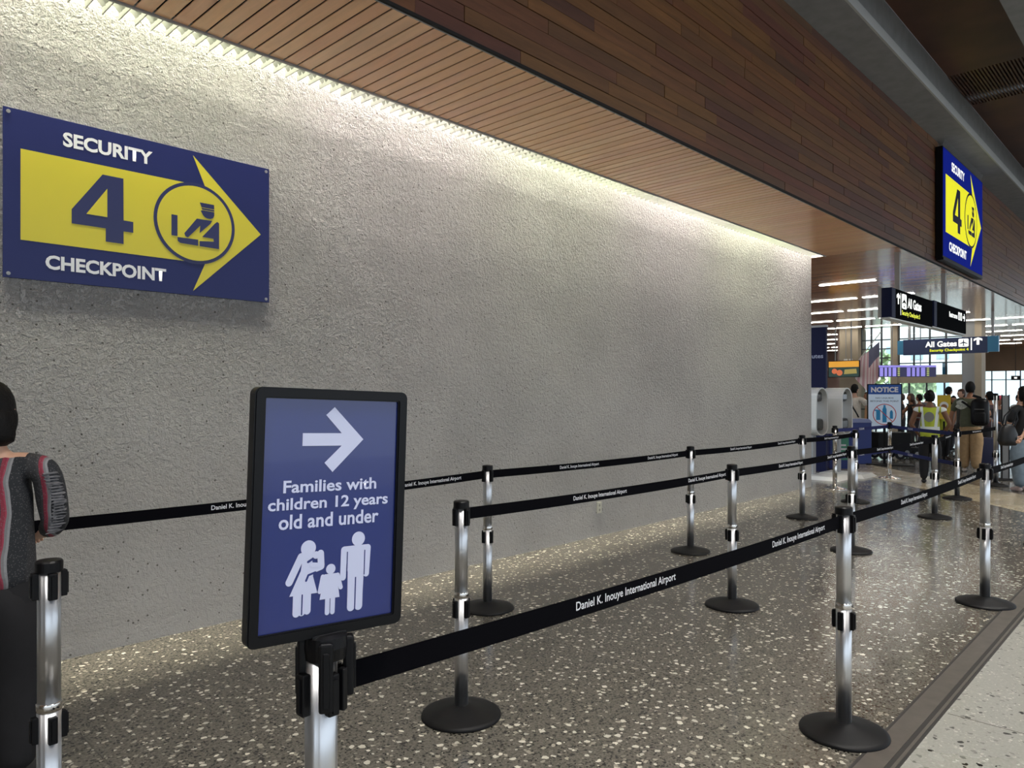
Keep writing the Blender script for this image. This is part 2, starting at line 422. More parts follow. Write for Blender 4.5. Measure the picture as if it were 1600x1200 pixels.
# timber fascia, planks laid lengthwise
fa = bpy.data.objects.new('wall_right', None); C.objects.link(fa); fa['kind'] = 'structure'
ZB = ZC - .02; ZT = EYE + 4.267
box('backing_board', -9, 43, YF+.015, YF+.045, ZB+.03, ZT, M['darkgap'], fa)
box('edge_strip', -9, 43, YF+.03, YF+.048, ZC-.012, ZC+.03, M['grey'], fa)
box('edge_strip', -9, 43, YF-.006, YF+.012, ZC-.028, ZC-.008, M['darkgap'], fa)  # near-black strip stands for the shadow gap below the planks
rnd = random.Random(4)
rows = 20; rh = (ZT - ZB) / rows
pm = {}
far = bmesh.new()
cnt = 0
for r in range(rows):
    z0 = ZB + r*rh
    x = -9 + rnd.uniform(0, 1.2)
    bx(far, -9, x-.002, YF, YF+.015, z0+.002, z0+rh-.002)
    while x < 43:
        L = round(rnd.choice((.9, 1.2, 1.5, 1.8, 2.1)), 2)
        x1 = min(x + L, 43)
        yo = rnd.uniform(-.003, .003)
        # which planks does the view take in?
        if x1 > 1.6 + r*.03 and x < 20.5 and cnt < 298 and L == x1 - x or (x1 > 1.6 and x < 20.5 and cnt < 298):
            if L not in pm:
                b1 = bmesh.new(); bx(b1, .002, L-.002, 0, .015, .0025, rh-.0025)
                o = obj('plank', b1, M['plank'], fa); pm[L] = o.data
            else: o = inst('plank', pm[L], fa)
            o.location = (x, YF+yo, z0); cnt += 1
        else: bx(far, x+.002, x1-.002, YF+yo, YF+.015, z0+.0025, z0+rh-.0025)
        x = x1
obj('planks', far, M['plank_far'], fa, kind='stuff')

# concrete beams and the dark upper ceiling
st(box('beam', -9, 43, 2.86, YF+.35, ZT, ZT+.9, M['concrete']))
st(box('beam', -9, 43, 2.835, 2.86, ZT+.0, ZT+.12, mat('concrete_edge', srgb(170,170,168), .8)))
st(box('beam', -9, 43, 1.15, 1.647, ZT, ZT+.9, M['concrete']))
ZU = EYE + 4.75
st(box('ceiling', -9, 12.42, 1.647, 2.835, ZU, ZU+.1, M['darkwood']))
st(box('ceiling', 13.92, 43, 1.647, 2.835, ZU, ZU+.1, M['darkwood']))
st(box('ceiling', -9, 43, -11, 1.15, ZU, ZU+.1, M['darkwood']))
vg = thing('ceiling_grille', 'dark slatted air grille set in the dark wood ceiling beside the concrete beam', 'vent', (12.42, 1.647, ZU))
box('duct', 0, 1.5, 0, 1.188, .14, .16, M['darkgap'], vg)
gm = bmesh.new(); bx(gm, 0, 1.5, 0, .022, 0, .05); g0 = obj('slat', gm, mat('grille_wood', srgb(78,52,38), .5), vg); g0.location.y = .01
for i in range(1, 27): inst('slat', g0.data, vg, (0, .01+i*.0445, 0))
# closing walls out of view
st(box('wall_back', -9.2, -9, -4, YW+.35, 0, 6.3, M['column']))

# far end of the hall
XG = 26.0
def facade(idx, x, y0, y1, z0, z1, ny, zs, name='window'):
    w = bpy.data.objects.new('%s_%d' % (name, idx), None); C.objects.link(w); w['kind'] = 'structure'; w.location = (x, 0, 0)
    for i in range(ny+1):
        yy = y0 + (y1-y0)*i/ny; box('mullion', -.03, .03, yy-.022, yy+.022, z0, z1, M['mullion'], w)
    for z in zs: box('transom', -.028, .028, y0, y1, z-.018, z+.018, M['mullion'], w)
    zz = [z0]+list(zs)+[z1]
    for i in range(ny):
        ya = y0 + (y1-y0)*i/ny+.022; yb = y0 + (y1-y0)*(i+1)/ny-.022
        box('pane', -.004, .004, ya, yb, z0, z1, M['glass'], w)
    return w
facade(1, XG, 5.52, 7.35, 2.12, ZC, 4, (2.5, 2.9, 3.3))
facade(2, XG, 7.55, 8.50, 2.12, ZC, 3, (2.35, 2.7, 3.0, 3.3))
facade(3, XG, 5.52, 8.55, 0.05, 1.86, 6, (1.0,))
st(box('trim_4', XG-.08, XG+.08, 5.5, 7.4, 1.86, 2.12, M['column']))
st(box('trim_5', XG-.15, XG+.15, 7.35, 7.55, 0, ZC, M['column']))
st(box('wall_front', XG-.35, XG+.45, 8.50, 9.10, 0, ZC, M['column']))
st(box('column', XG-.25, XG+.3, 4.98, 5.16, 0, ZC, M['column']))
st(box('column', XG-.1, XG+.3, 5.16, 5.52, 0, ZC, M['grey']))
# right bay, further back
st(box('wall_front', 41.5, 42, 3.4, 8.4, 2.62, ZC, M['brownwall']))
st(prism('wall_front', [(X1, .204*X1), (43, .204*43), (43, .208*43), (X1, .208*X1)], 0, ZC+.05, M['brownwall']))
st(prism('wall_front', [(X1, .353*X1), (40, .353*40), (40, .357*40), (X1, .357*X1)], 0, ZC+.05, M['mauve']))
facade(4, 41.9, 4.2, 8.25, 0.05, 2.62, 7, (2.2,))
# left bay
st(box('wall_front', 40, 40.3, 14.2, 17, 0, ZC, M['mauve']))
st(box('wall_left', 13.5, 42, 17, 17.3, 0, ZC, M['mauve']))
# outdoors beyond the glass
st(box('ground', 46, 90, -30, 60, -.3, -.1, M['ground']))
ob = thing('building', 'pale building with rows of windows seen through the far glazing', 'building', (60, 22, -.1))
box('wall', 0, 6, -9, 2, 0, 9, M['outwall'], ob)
for i in range(6):
    for k in range(3):
        box('window', -.08, 0, -8.4+i*1.7, -7.6+i*1.7, 1.6+k*2.6, 2.6+k*2.6, M['outwin'], ob)
random.seed(9)
for i, (tx, ty, th, tr) in enumerate(((44.5, 14.0, 4.2, 1.3), (47.5, 17.8, 5.0, 1.7), (50.5, 13.2, 3.2, 1.0))):
    lb = ('leftmost green tree', 'tall green tree', 'small green tree')[i]
    tt = thing('tree', lb + ' outside the far window', 'tree', (tx, ty, -.1))
    bm = bmesh.new(); tube(bm, (0, 0, 0), (0, 0, th*.6), .14, .08); obj('trunk', bm, M['brownwall'], tt)
    bm = bmesh.new()
    for k in range(170):
        v = Vector((random.gauss(0, 1), random.gauss(0, 1), random.gauss(0, 1))).normalized() * tr * random.random()**.4
        c = v + Vector((0, 0, th*.72)); q = Vector((random.gauss(0,1), random.gauss(0,1), random.gauss(0,1))).normalized()
        p1 = q.orthogonal().normalized()*.34; p2 = q.cross(p1)
        bm.faces.new([bm.verts.new(c + p1*a_ + p2*b_*.6) for a_, b_ in ((-1, 0), (0, -1), (1, 0), (0, 1))])
    obj('foliage', bm, M['foliage'], tt, kind='stuff')

# hall ceiling lamps
def visible(X, Y, Zz):
    d = X*CU + Y*SU; lat = X*SU - Y*CU
    px = HX + F*lat/d; py = HY - F*(Zz-EYE)/d
    return px, py, d
lm = bmesh.new(); bx(lm, -.05, .05, -.53, .53, -.012, .0)
lh = bmesh.new(); bx(lh, -.065, .065, -.55, .55, -.006, .05)
lmd = lhd = None; LAMPS = []
for k in range(0, 11):
    X = 12.56 + 2.55*k
    for j in range(-2, 12):
        Y = 5.21 + 1.2*j
        if X < 24 and Y < 5: continue
        px, py, d = visible(X, Y, ZC)
        if px < 1255 or px > 1640: continue
        if X > XG-.5:
            yc = Y/X*XG
            if 5.3 < yc < 9.0 or Y < 4: continue
        if X > 39 and Y > 9: continue
        l = thing('ceiling_lamp', 'slim strip lamp', 'lamp', (X, Y, ZC), 0, 'strip lamps in rows across the hall ceiling'); LAMPS.append((k, px, l))
        if lmd is None:
            a1 = obj('diffuser', lm, M['lamp'], l); a2 = obj('housing', lh, M['grey'], l); lmd, lhd = a1.data, a2.data
        else: inst('diffuser', lmd, l); inst('housing', lhd, l)

ORD = ['first', 'second', 'third', 'fourth', 'fifth', 'sixth', 'seventh', 'eighth', 'ninth', 'tenth', 'eleventh', 'twelfth']
for k in sorted({a for a, _, _ in LAMPS}):
    row = sorted([(b, l) for a, b, l in LAMPS if a == k], key=lambda q: q[0])
    for i, (b, l) in enumerate(row):
        l['label'] = 'white ceiling strip lamp, %s from left in the %s row past the plastered wall' % (ORD[i], ORD[k])
# ---------------------------------------------------------------- signs
def checkpoint_face(p, w, h, y, blue, yellow, white, ink):
    k = w/1.53; kz = h/.915
    T = lambda q: [(a*k, b*kz) for a, b in q]
    e = .0009*k
    poly('arrow_shaft', T([(.08,.705),(.985,.705),(.985,.211),(.08,.211)]), y, yellow, p)
    poly('arrow_head', T([(1.01,.888),(1.468,.457),(1.01,.027),(1.085,.203),(1.12,.457),(1.085,.71)]), y, yellow, p)
    poly('ring', [(a*k, b*kz) for a, b in circ(1.027,.458,.257,64)], y-e, ink, p)
    poly('disc', [(a*k, b*kz) for a, b in circ(1.027,.458,.236,64)], y-2*e, yellow, p)
    four = [(.486,.652),(.599,.652),(.6,.404),(.654,.404),(.654,.339),(.6,.339),(.6,.264),(.503,.264),(.503,.341),(.326,.341),(.326,.421)]
    poly('numeral', T(four), y-e, ink, p)
    poly('numeral', T([(.511,.574),(.511,.408),(.401,.408)]), y-2*e, yellow, p)
    ic = [[(1.052,.597),(1.145,.597),(1.146,.568),(1.064,.568)], [(1.064,.564),(1.146,.564),(1.146,.554),(1.068,.554)],
          [(1.057,.545),(1.072,.55),(1.146,.550),(1.146,.528),(1.138,.51),(1.12,.502),(1.1,.502),(1.085,.507),(1.072,.52),(1.066,.532)],
          [(.876,.49),(.913,.49),(.913,.36),(.876,.36)],
          [(1.033,.49),(1.132,.492),(1.12,.47),(1.051,.40),(1.055,.448),(.978,.362),(.962,.366),(.955,.385)],
          [(.913,.355),(1.042,.357),(1.042,.318),(.93,.320),(.915,.33)],
          [(1.15,.478),(1.165,.491),(1.178,.484),(1.178,.316),(1.051,.317),(1.051,.350),(1.143,.360),(1.14,.378),(1.068,.379)]]
    poly('officer_symbol', [T(q) for q in ic], y-3*e, ink, p)
    text('SECURITY', .283*k, .765*k, .768*kz, .850*kz, y-e, white, p, .035)
    text('CHECKPOINT', .197*k, .845*k, .066*kz, .146*kz, y-e, white, p, .035)

s1 = thing('checkpoint_sign', 'blue and yellow SECURITY CHECKPOINT 4 sign screwed to the plastered wall', 'sign', (.952, YW, 2.128))
s1.rotation_euler = (0, R(0), 0)
box('panel', 0, 1.53, -.012, -.002, 0, .915, M['signblue'], s1, bev=.001)
checkpoint_face(s1, 1.53, .915, -.012, M['signblue'], M['signyellow'], M['white'], M['navyink'])
for sx, sz in ((.024,.893),(1.506,.893),(1.506,.022),(.024,.022)):
    bm = bmesh.new(); plate(bm, circ(sx, sz, .010, 16), -.016, -.012); plate(bm, circ(sx, sz, .004, 8), -.018, -.016); fixn(bm)
    obj('screw', bm, M['grey'], s1)

s2 = thing('lightbox_sign', 'lit blue and yellow SECURITY CHECKPOINT 4 box hung on the timber fascia', 'sign', (13.78, 3.21, 3.815))
box('case', -.01, 2.90, .006, .115, -.03, 1.83, M['black'], s2, bev=.004)
box('bottom_rail', -.01, 2.90, -.004, .10, -.07, -.03, M['black'], s2)
box('panel', 0, 2.89, 0, .006, 0, 1.81, M['bglow'], s2)
checkpoint_face(s2, 2.89, 1.81, 0, M['bglow'], M['yglow'], M['whiteglow'], mat('unlit_navy', srgb(14,20,66), .4))
bm = bmesh.new(); random.seed(3)
for i in range(58):
    xx = .03 + i*.049
    for yy, dy in ((.02, -.05), (.08, .05)):
        tube(bm, (xx, yy, 1.83), (xx+.03, yy+dy, 1.83+.17), .0022, n=4)
obj('bird_spikes', bm, M['grey'], s2, kind='stuff')
bm = bmesh.new(); bx(bm, .3, .36, .11, .16, .3, .5); bx(bm, 2.5, 2.56, .11, .16, .3, .5); obj('wall_bracket', bm, M['black'], s2)

def arrow_up(cx, z0, z1, w):
    m_ = (z0+z1)/2; t_ = w*.16
    return [(cx-t_, z0), (cx+t_, z0), (cx+t_, z1-(z1-z0)*.30), (cx+w/2, m_), (cx+w/2, m_+t_*1.9), (cx, z1), (cx-w/2, m_+t_*1.9), (cx-w/2, m_), (cx-t_, z1-(z1-z0)*.30)]
def plane_icon(p, x0, x1, z0, z1, y, white, ink):
    poly('airplane_tile', rrect(x0, x1, z0, z1, (z1-z0)*.14), y, white, p)
    cx = (x0+x1)/2; w = x1-x0; h = z1-z0
    q = [(0,.44),(.04,.36),(.05,.12),(.40,-.10),(.40,-.18),(.05,-.06),(.04,-.28),(.14,-.36),(.14,-.42),(0,-.38),(-.14,-.42),(-.14,-.36),(-.04,-.28),(-.05,-.06),(-.40,-.18),(-.40,-.10),(-.05,.12),(-.04,.36)]
    poly('airplane_symbol', [(cx+a_*w, (z0+z1)/2+b_*h) for a_, b_ in q], y-.001, ink, p)
BK = mat('black_sign_face', srgb(8,9,12), .9, spec=.02); NV = mat('navy_end_panel', srgb(16,24,56), .6, spec=.2)
def hang_sign(label, X0, L, z0, rods):
    s = thing('hanging_sign', label, 'sign', (X0, 3.45, z0))
    box('case', 0, L, 0, .14, 0, .445, BK, s, bev=.003)
    box('end_panel', -.012, .0, .0, .14, 0, .445, NV, s)
    box('bottom_rail', 0, L, .02, .16, -.02, 0, M['whitepaint'], s)
    box('back_rail', -.02, .06, .14, .19, .0, .47, M['grey'], s)
    box('end_panel', .0, .17, -.004, 0, 0, .445, NV, s)
    for rx in rods: box('hanger', rx-.035, rx+.035, .04, .11, .445, ZC-z0+.02, M['grey'], s)
    return s
h1 = hang_sign('black overhead sign reading All Gates Security Checkpoint 5, nearer of two in line', 11.87, 2.23, 2.66, (.55,))
poly('arrow', arrow_up(.32, .22, .39, .16), -.001, M['whiteglow'], h1)
poly('divider', [(.43,.06),(.45,.06),(.45,.40),(.43,.40)], -.001, M['whiteglow'], h1)
plane_icon(h1, .50, .74, .17, .40, -.001, M['whiteglow'], BK)
text('All Gates', .80, 1.56, .20, .36, -.001, M['whiteglow'], h1, .03)
text('Security Checkpoint 5', .50, 1.48, .05, .145, -.001, M['yprint'], h1, .03)
h2 = hang_sign('black overhead Restrooms sign with arrow right, farther of two in line', 14.2, 2.3, 2.68, (.95,))
text('Restrooms', 1.02, 1.62, .24, .34, -.001, M['whiteglow'], h2, .03)
poly('restroom_symbol', [rrect(1.68, 1.80, .23, .38, .015), rrect(1.84, 1.96, .23, .38, .015)], -.001, M['whiteglow'], h2)
for cx in (1.74, 1.90):
    poly('restroom_figure', [circ(cx, .358, .012, 10), [(cx-.022,.34),(cx+.022,.34),(cx+.016,.24),(cx-.016,.24)]], -.002, BK, h2)
ar = [(a_-0, b_) for a_, b_ in arrow_up(0, -.09, .09, .14)]
poly('arrow', [(2.12 + b_, .305 - a_) for a_, b_ in ar], -.001, M['whiteglow'], h2)

# sign across the hall (faces -X)
h3 = thing('hanging_sign', 'navy overhead sign reading All Gates Security Checkpoint 4 with light blue end panels', 'sign', (23.0, 6.53, 2.62), R(-90))
SN = mat('navy_sign_face', srgb(36,50,92), .4); LB = mat('light_blue_end_panel', srgb(60,135,175), .4)
box('case', .15, 2.22, 0, .12, 0, .44, SN, h3)
box('end_panel', 0, .15, -.005, .12, .02, .42, LB, h3); box('end_panel', 2.22, 2.47, -.005, .12, .02, .44, LB, h3)
text('All Gates', .72, 1.50, .20, .36, -.001, M['whiteglow'], h3, .03)
plane_icon(h3, 1.54, 1.78, .18, .40, -.001, M['whiteglow'], SN)
text('Security Checkpoint 4', .83, 1.78, .05, .145, -.001, M['yprint'], h3, .03)
poly('divider', [(1.83,.08),(1.86,.08),(1.86,.41),(1.83,.41)], -.001, M['whiteglow'], h3)
poly('arrow', arrow_up(2.00, .22, .42, .2), -.001, M['whiteglow'], h3)
for rx in (.3, 2.33): box('hanger', rx-.03, rx+.03, .03, .09, .44, ZC-2.62+.02, M['grey'], h3)

# ---------------------------------------------------------------- stanchions and belts
flut = lambda a: 1 - .05*max(0, math.cos(4*a + math.pi))**8
def stanchion(label, X, Y, rot=0, capped=True, tall=False, m='chrome', base='base', group=None, name='stanchion'):
    s = thing(name, label, 'stanchion', (X, Y, 0), rot, group)
    key = (tall, m)
    bm = bmesh.new(); lathe(bm, [(.185, 0), (.187, .006), (.183, .014), (.165, .021), (.11, .034), (.045, .05), (.036, .054)], 48)
    obj('base', bm, M[base], s, smooth=True)
    top = 1.5 if tall else .99
    bm = bmesh.new(); lathe(bm, [(.0325, .05), (.0325, .555)], 48, groove=flut); obj('lower_tube', bm, M[m], s, smooth=True)
    bm = bmesh.new(); lathe(bm, [(.031, .575), (.031, top)], 48, groove=flut); obj('upper_tube', bm, M[m], s, smooth=True)
    c_ = bmesh.new(); lathe(c_, [(.0335, .553), (.0345, .555), (.0345, .577), (.0335, .579)], 32); col = obj('collar', c_, M['polished'], s, smooth=True)
    for a in (R(65), R(85)):
        c_ = bmesh.new(); lathe(c_, [(.003, 0), (.003, .003)], 8)
        o = obj('rivet', c_, M['black'], col); o.location = (.034*math.cos(-a), .034*math.sin(-a), .566); o.rotation_euler = (R(90), 0, -a+R(90))
    if capped:
        bm = bmesh.new(); lathe(bm, [(.034, top-.022), (.037, top-.02), (.037, top+.008), (.033, top+.013), (.012, top+.016)], 32); obj('cap', bm, M['black'], s, smooth=False)
    for zt in (top-.015, .548):
        for k in range(4):
            b1 = bmesh.new(); bx(b1, .029, .047, -.012, .012, zt-.085, zt-.006, .003)
            bx(b1, .045, .051, -.005, .005, zt-.078, zt-.015)
            o = obj('belt_clip', b1, M['black'], s); o.rotation_euler = (0, 0, k*math.pi/2)
    return s
POS = dict(A=(.77, 1.245), B=(3.36, 1.173), Cc=(6.13, 1.164), D=(2.31, 2.53), E=(4.83, 2.45), F=(7.30, 2.48), G=(9.99, 2.42),
           H=(3.59, 3.66), I=(6.22, 3.58), J=(8.86, 3.58), K=(10.67, 3.57), L=(.63, 2.52), Nn=(12.0, 2.62), O=(14.16, 2.54), Q=(8.85, 1.17), Rr=(.30, 3.66))
lab = dict(A='steel stanchion carrying the blue families sign in the left foreground',
 B='steel stanchion in the right foreground, largest post of the near belt line',
 Cc='steel stanchion near the right edge with its base on the floor joint',
 D='steel stanchion just right of the blue families sign, starting the middle belt line',
 E='steel stanchion of the middle belt line standing behind the foreground belt',
 F='steel stanchion of the middle belt line seen just behind the right foreground post',
 G='steel stanchion of the middle belt line in front of the hi-vis vest worker',
 H='steel stanchion by the wall just behind the post beside the families sign',
 I='second steel stanchion along the wall belt line, near the middle of the wall',
 J='steel stanchion close to the end of the plastered wall',
 K='last steel stanchion of the wall belt line, before the blue bin',
 L='cut-off steel stanchion without belt beside the woman at the left edge',
 Nn='steel stanchion in front of the man in olive shirt',
 O='extra tall steel stanchion right of the man with backpack',
 Q='steel stanchion past the right frame edge ending the near belt line',
 Rr='steel stanchion behind the woman at the left edge, starting the wall belt line')
for k, (X, Y) in POS.items():
    stanchion(lab[k], X, Y, capped=(k != 'A'), tall=(k == 'O'))
chl = W(1304.5, 11.55); chm = W(1390, 13.0)
stanchion('polished chrome stanchion with chrome base in front of the white kiosks', *chl, m='polished', base='polished')
stanchion('polished chrome stanchion with chrome base in front of the notice sign', *chm, m='polished', base='polished')

def belt(p, q, label, starts=(), z0=.94, z1=.94, m='belt', sag=.012, tl=.48, body='Daniel K. Inouye International Airport', gap0=.035, gap1=.035, name='belt', wd_=.055):
    p = Vector((p[0], p[1], z0)); q = Vector((q[0], q[1], z1)); L = (q-p).length; u = (q-p).normalized()
    hz = Vector((u.x, u.y, 0)).normalized(); ang = math.atan2(hz.y, hz.x)
    Lh = Vector((q.x-p.x, q.y-p.y, 0)).length
    t = thing(name, label, 'belt', (p.x, p.y, 0), ang)
    bm = bmesh.new(); n_ = 20; prev = None
    zf = lambda s: z0 + (z1-z0)*s/Lh - sag*4*(s/Lh)*(1-s/Lh)
    for i in range(n_+1):
        s_ = gap0 + (Lh-gap0-gap1)*i/n_; z = zf(s_)
        r_ = [bm.verts.new((s_, yy, z+dz)) for yy, dz in ((-.0009, -wd_/2), (-.0009, wd_/2), (.0009, wd_/2), (.0009, -wd_/2))]
        if prev:
            for a_ in range(4): b2 = (a_+1) % 4; bm.faces.new((prev[a_], prev[b2], r_[b2], r_[a_]))
        else: bm.faces.new(r_[::-1])
        prev = r_
    bm.faces.new(prev); fixn(bm); obj('webbing', bm, M[m], t)
    for g_ in (gap0, Lh-gap1):
        box('belt_end', g_-.006, g_+.006, -.006, .006, zf(g_)-wd_/2-.004, zf(g_)+wd_/2+.004, M['black'], t)
    for s_ in starts:
        me = tmesh(body, .012, tl, .031)
        if not me.materials: me.materials.append(M['white'])
        # text follows the belt
        me2 = me.copy()
        for v in me2.vertices: v.co.z += zf(s_ + v.co.x) - .0155
        me2.materials.clear(); me2.materials.append(M['white'])
        inst('lettering', me2, t, (s_, -.0018, 0))
    return t
P_ = POS
belt(P_['A'], P_['B'], 'black lettered belt in the foreground from the families sign to the right foreground post', (.76, 1.90))
belt(P_['B'], P_['Cc'], 'black lettered belt between the two right-hand posts of the near line', (.82, 2.0))
belt(P_['Cc'], P_['Q'], 'black belt leaving the picture at the right edge', (.55, 1.8))
belt(P_['D'], P_['E'], 'black lettered belt of the middle line starting right of the families sign', (.80, 1.95))
belt(P_['E'], P_['F'], 'black lettered belt of the middle line crossing the far part of the wall', (.80, 1.85))
belt(P_['F'], P_['G'], 'black lettered belt of the middle line running to the hi-vis worker', (.7, 1.75))
belt(P_['G'], P_['Nn'], 'short black belt between the hi-vis worker and the olive shirt man', (.9,))
belt(P_['Nn'], P_['O'], 'black belt behind the belt line at the knees of the khaki trousers', (.8,))
belt(P_['Rr'], P_['H'], 'black lettered belt along the wall, passing behind the families sign', (1.33, 2.54), sag=.02, tl=.5)
belt(P_['H'], P_['I'], 'black lettered belt along the middle of the wall', (.76, 1.93))
belt(P_['I'], P_['J'], 'black lettered belt along the right half of the wall', (.8, 1.95))
belt(P_['J'], P_['K'], 'short black belt past the end of the wall', (.7,))
navy_txt = 'TSA'
for zz, w in ((.93, 'upper'), (.50, 'lower')):
    belt(chl, chm, w + ' navy belt in front of the blue bin', (.9,), zz, zz, 'navybelt', .006, .2, 'CLEAR')
    belt(chm, P_['Nn'], w + ' navy belt in front of the hi-vis worker', (.8,), zz, zz, 'navybelt', .006, .2, 'CLEAR')

# families sign on its post
fs = thing('framed_sign', 'black framed blue sign reading Families with children 12 years old and under', 'sign', (.778, 1.241, 1.035), R(-6.9))
tilt = R(2.0)
bm = bmesh.new()
Wf, Hf = .318, .474
out = rrect(-Wf/2, Wf/2, 0, Hf, .014); inn = rrect(-.1385, .1385, .022, Hf-.020, .002, 6)
def ringmesh(bm, A, B, y0, y1, zA=None):
    n_ = len(A)
    a0 = [bm.verts.new((p[0], y0, p[1])) for p in A]; a1 = [bm.verts.new((p[0], y1, p[1])) for p in A]
    b0 = [bm.verts.new((p[0], y0, p[1])) for p in B]; b1 = [bm.verts.new((p[0], y1, p[1])) for p in B]
    for i in range(n_):
        j = (i+1) % n_
        bm.faces.new((a0[i], a0[j], b0[j], b0[i])); bm.faces.new((a1[j], a1[i], b1[i], b1[j]))
        bm.faces.new((a0[j], a0[i], a1[i], a1[j])); bm.faces.new((b0[i], b0[j], b1[j], b1[i]))
ringmesh(bm, out, inn, -.016, .014); fixn(bm)
bmesh.ops.bevel(bm, geom=[e for e in bm.edges if len(e.link_faces) == 2 and e.calc_face_angle(0) > 1.2], offset=.0025, segments=2, affect='EDGES')
fr = obj('frame', bm, mat('gloss_black_frame', srgb(9,9,12), .35, spec=.22), fs)
fr.rotation_euler = (0, tilt, 0)
o = box('poster', -.140, .140, -.009, .006, .020, Hf-.018, M['familyblue'], fs); o.rotation_euler = (0, tilt, 0)
IW, IH = .277, Hf-.042
def FP(q): return [(-.1385 + a*IW, .022 + b*IH) for a, b in q]
def cap(x0, z0, x1, z1, w):   # capsule limb in sign units (aspect corrected)
    asp = IW/IH; dx = (x1-x0)*IW; dz = (z1-z0)*IH; L = math.hypot(dx, dz); ux, uz = dx/L, dz/L; out = []
    cx0, cz0, cx1, cz1 = -.1385+x0*IW, .022+z0*IH, -.1385+x1*IW, .022+z1*IH; r_ = w/2
    for k in range(9):
        a = math.atan2(uz, ux)+math.pi/2+math.pi*k/8; out.append((cx0+r_*math.cos(a), cz0+r_*math.sin(a)))
    for k in range(9):
        a = math.atan2(uz, ux)-math.pi/2+math.pi*k/8; out.append((cx1+r_*math.cos(a), cz1+r_*math.sin(a)))
    return out
def fpoly(name, qs, lay=1):
    o = poly(name, qs, -.009 - .0003*lay, M['familywhite'] if lay % 2 else M['familyblue'], fs, .0002); o.rotation_euler = (0, tilt, 0); return o
fpoly('arrow', [FP([(.267,.851),(.556,.851),(.434,.932),(.496,.968),(.726,.823),(.494,.677),(.432,.719),(.558,.795),(.267,.795)])])
def ft(body, u0, u1, v0, v1):
    o = text(body, 0, (u1-u0)*IW, 0, (v1-v0)*IH, 0, M['familywhite'], fs, .021)
    x = -.1385+u0*IW; z = .022+v0*IH
    o.location = (x*math.cos(tilt)+z*math.sin(tilt), -.0096, -x*math.sin(tilt)+z*math.cos(tilt)); o.rotation_euler = (0, tilt, 0)
ft('Families with', .143, .842, .592, .646); ft('children 12 years', .042, .941, .503, .571); ft('old and under', .119, .868, .435, .499)
hd = lambda u, v, r_: [(-.1385+u*IW + r_*math.cos(2*math.pi*i/24), .022+v*IH + r_*math.sin(2*math.pi*i/24)) for i in range(24)]
fpoly('woman_symbol', [hd(.335, .346, .0150), FP([(.30,.325),(.37,.325),(.375,.22),(.41,.145),(.21,.145),(.285,.25)]), cap(.285,.312,.205,.206,.0140),
   cap(.30,.07,.30,.16,.0145), cap(.34,.072,.34,.15,.0135), cap(.262,.068,.262,.16,.0145), cap(.30,.312,.37,.312,.010), cap(.425,.318,.432,.265,.0135), cap(.432,.26,.345,.245,.013)])
fpoly('woman_symbol', [cap(.375,.300,.335,.286,.0045), cap(.375,.300,.375,.278,.0045), cap(.39,.237,.34,.228,.004), cap(.34,.228,.325,.205,.004), cap(.300,.06,.3005,.145,.0025)], 2)
fpoly('baby_symbol', [hd(.392, .313, .0072), cap(.365,.272,.405,.268,.009)], 3)
fpoly('child_symbol', [hd(.505, .243, .0098), FP([(.46,.222),(.55,.222),(.578,.112),(.428,.112)]), cap(.447,.213,.428,.148,.0085), cap(.558,.213,.585,.155,.0085), cap(.487,.05,.487,.115,.0095), cap(.527,.05,.527,.115,.0095)])
fpoly('man_symbol', [hd(.712, .366, .0142), cap(.602,.322,.60,.198,.0125), cap(.79,.322,.782,.202,.0125), FP([(.600,.337),(.795,.337),(.762,.22),(.755,.06),(.64,.06),(.635,.22)]), cap(.668,.058,.668,.2,.0165), cap(.728,.058,.728,.2,.0165)])
fpoly('man_symbol', [cap(.628,.31,.628,.2,.0022), cap(.765,.31,.765,.2,.0022), cap(.698,.045,.698,.19,.0026)], 2)
# mount: socket and prongs clasping the post head
bm = bmesh.new(); lathe(bm, [(.030, -.045), (.040, -.043), (.043, -.02), (.041, .0), (.026, .004)], 28); obj('socket', bm, M['black'], fs, smooth=False)
bm = bmesh.new(); bx(bm, -.036, .036, -.018, .018, -.02, .006, .004); obj('saddle', bm, M['black'], fs)
for k, ln in ((0, .115), (1, .10), (2, .115), (3, .13)):
    b1 = bmesh.new(); bx(b1, .033, .053, -.0135, .0135, -ln-.005, -.004, .005); bx(b1, .051, .057, -.006, .006, -ln+.006, -.02, .002)
    o = obj('prong', b1, M['black'], fs); o.rotation_euler = (0, 0, R(90)*k + R(-25))
b1 = bmesh.new(); bx(b1, .032, .046, -.007, .007, -.14, -.06, .002); o = obj('latch', b1, M['black'], fs); o.rotation_euler = (0, 0, R(-62))

# wall outlet
ox = W(936, 0)[0]
ang = math.atan2(936-HX, F); th = yaw - ang; Xo = YW / math.tan(th)
dd = Xo*CU + YW*SU
ou = thing('wall_outlet', 'small beige power outlet plate low on the plastered wall', 'outlet', (Xo, YW, Z(793, dd)))
box('plate', -.038, .038, -.008, 0, -.058, .058, mat('ivory_plate', srgb(186,184,170), .4), ou, bev=.002)
for zz in (-.024, .024): poly('socket', circ(0, zz, .014, 16), -.008, mat('ivory_socket', srgb(140,138,126), .4), ou)

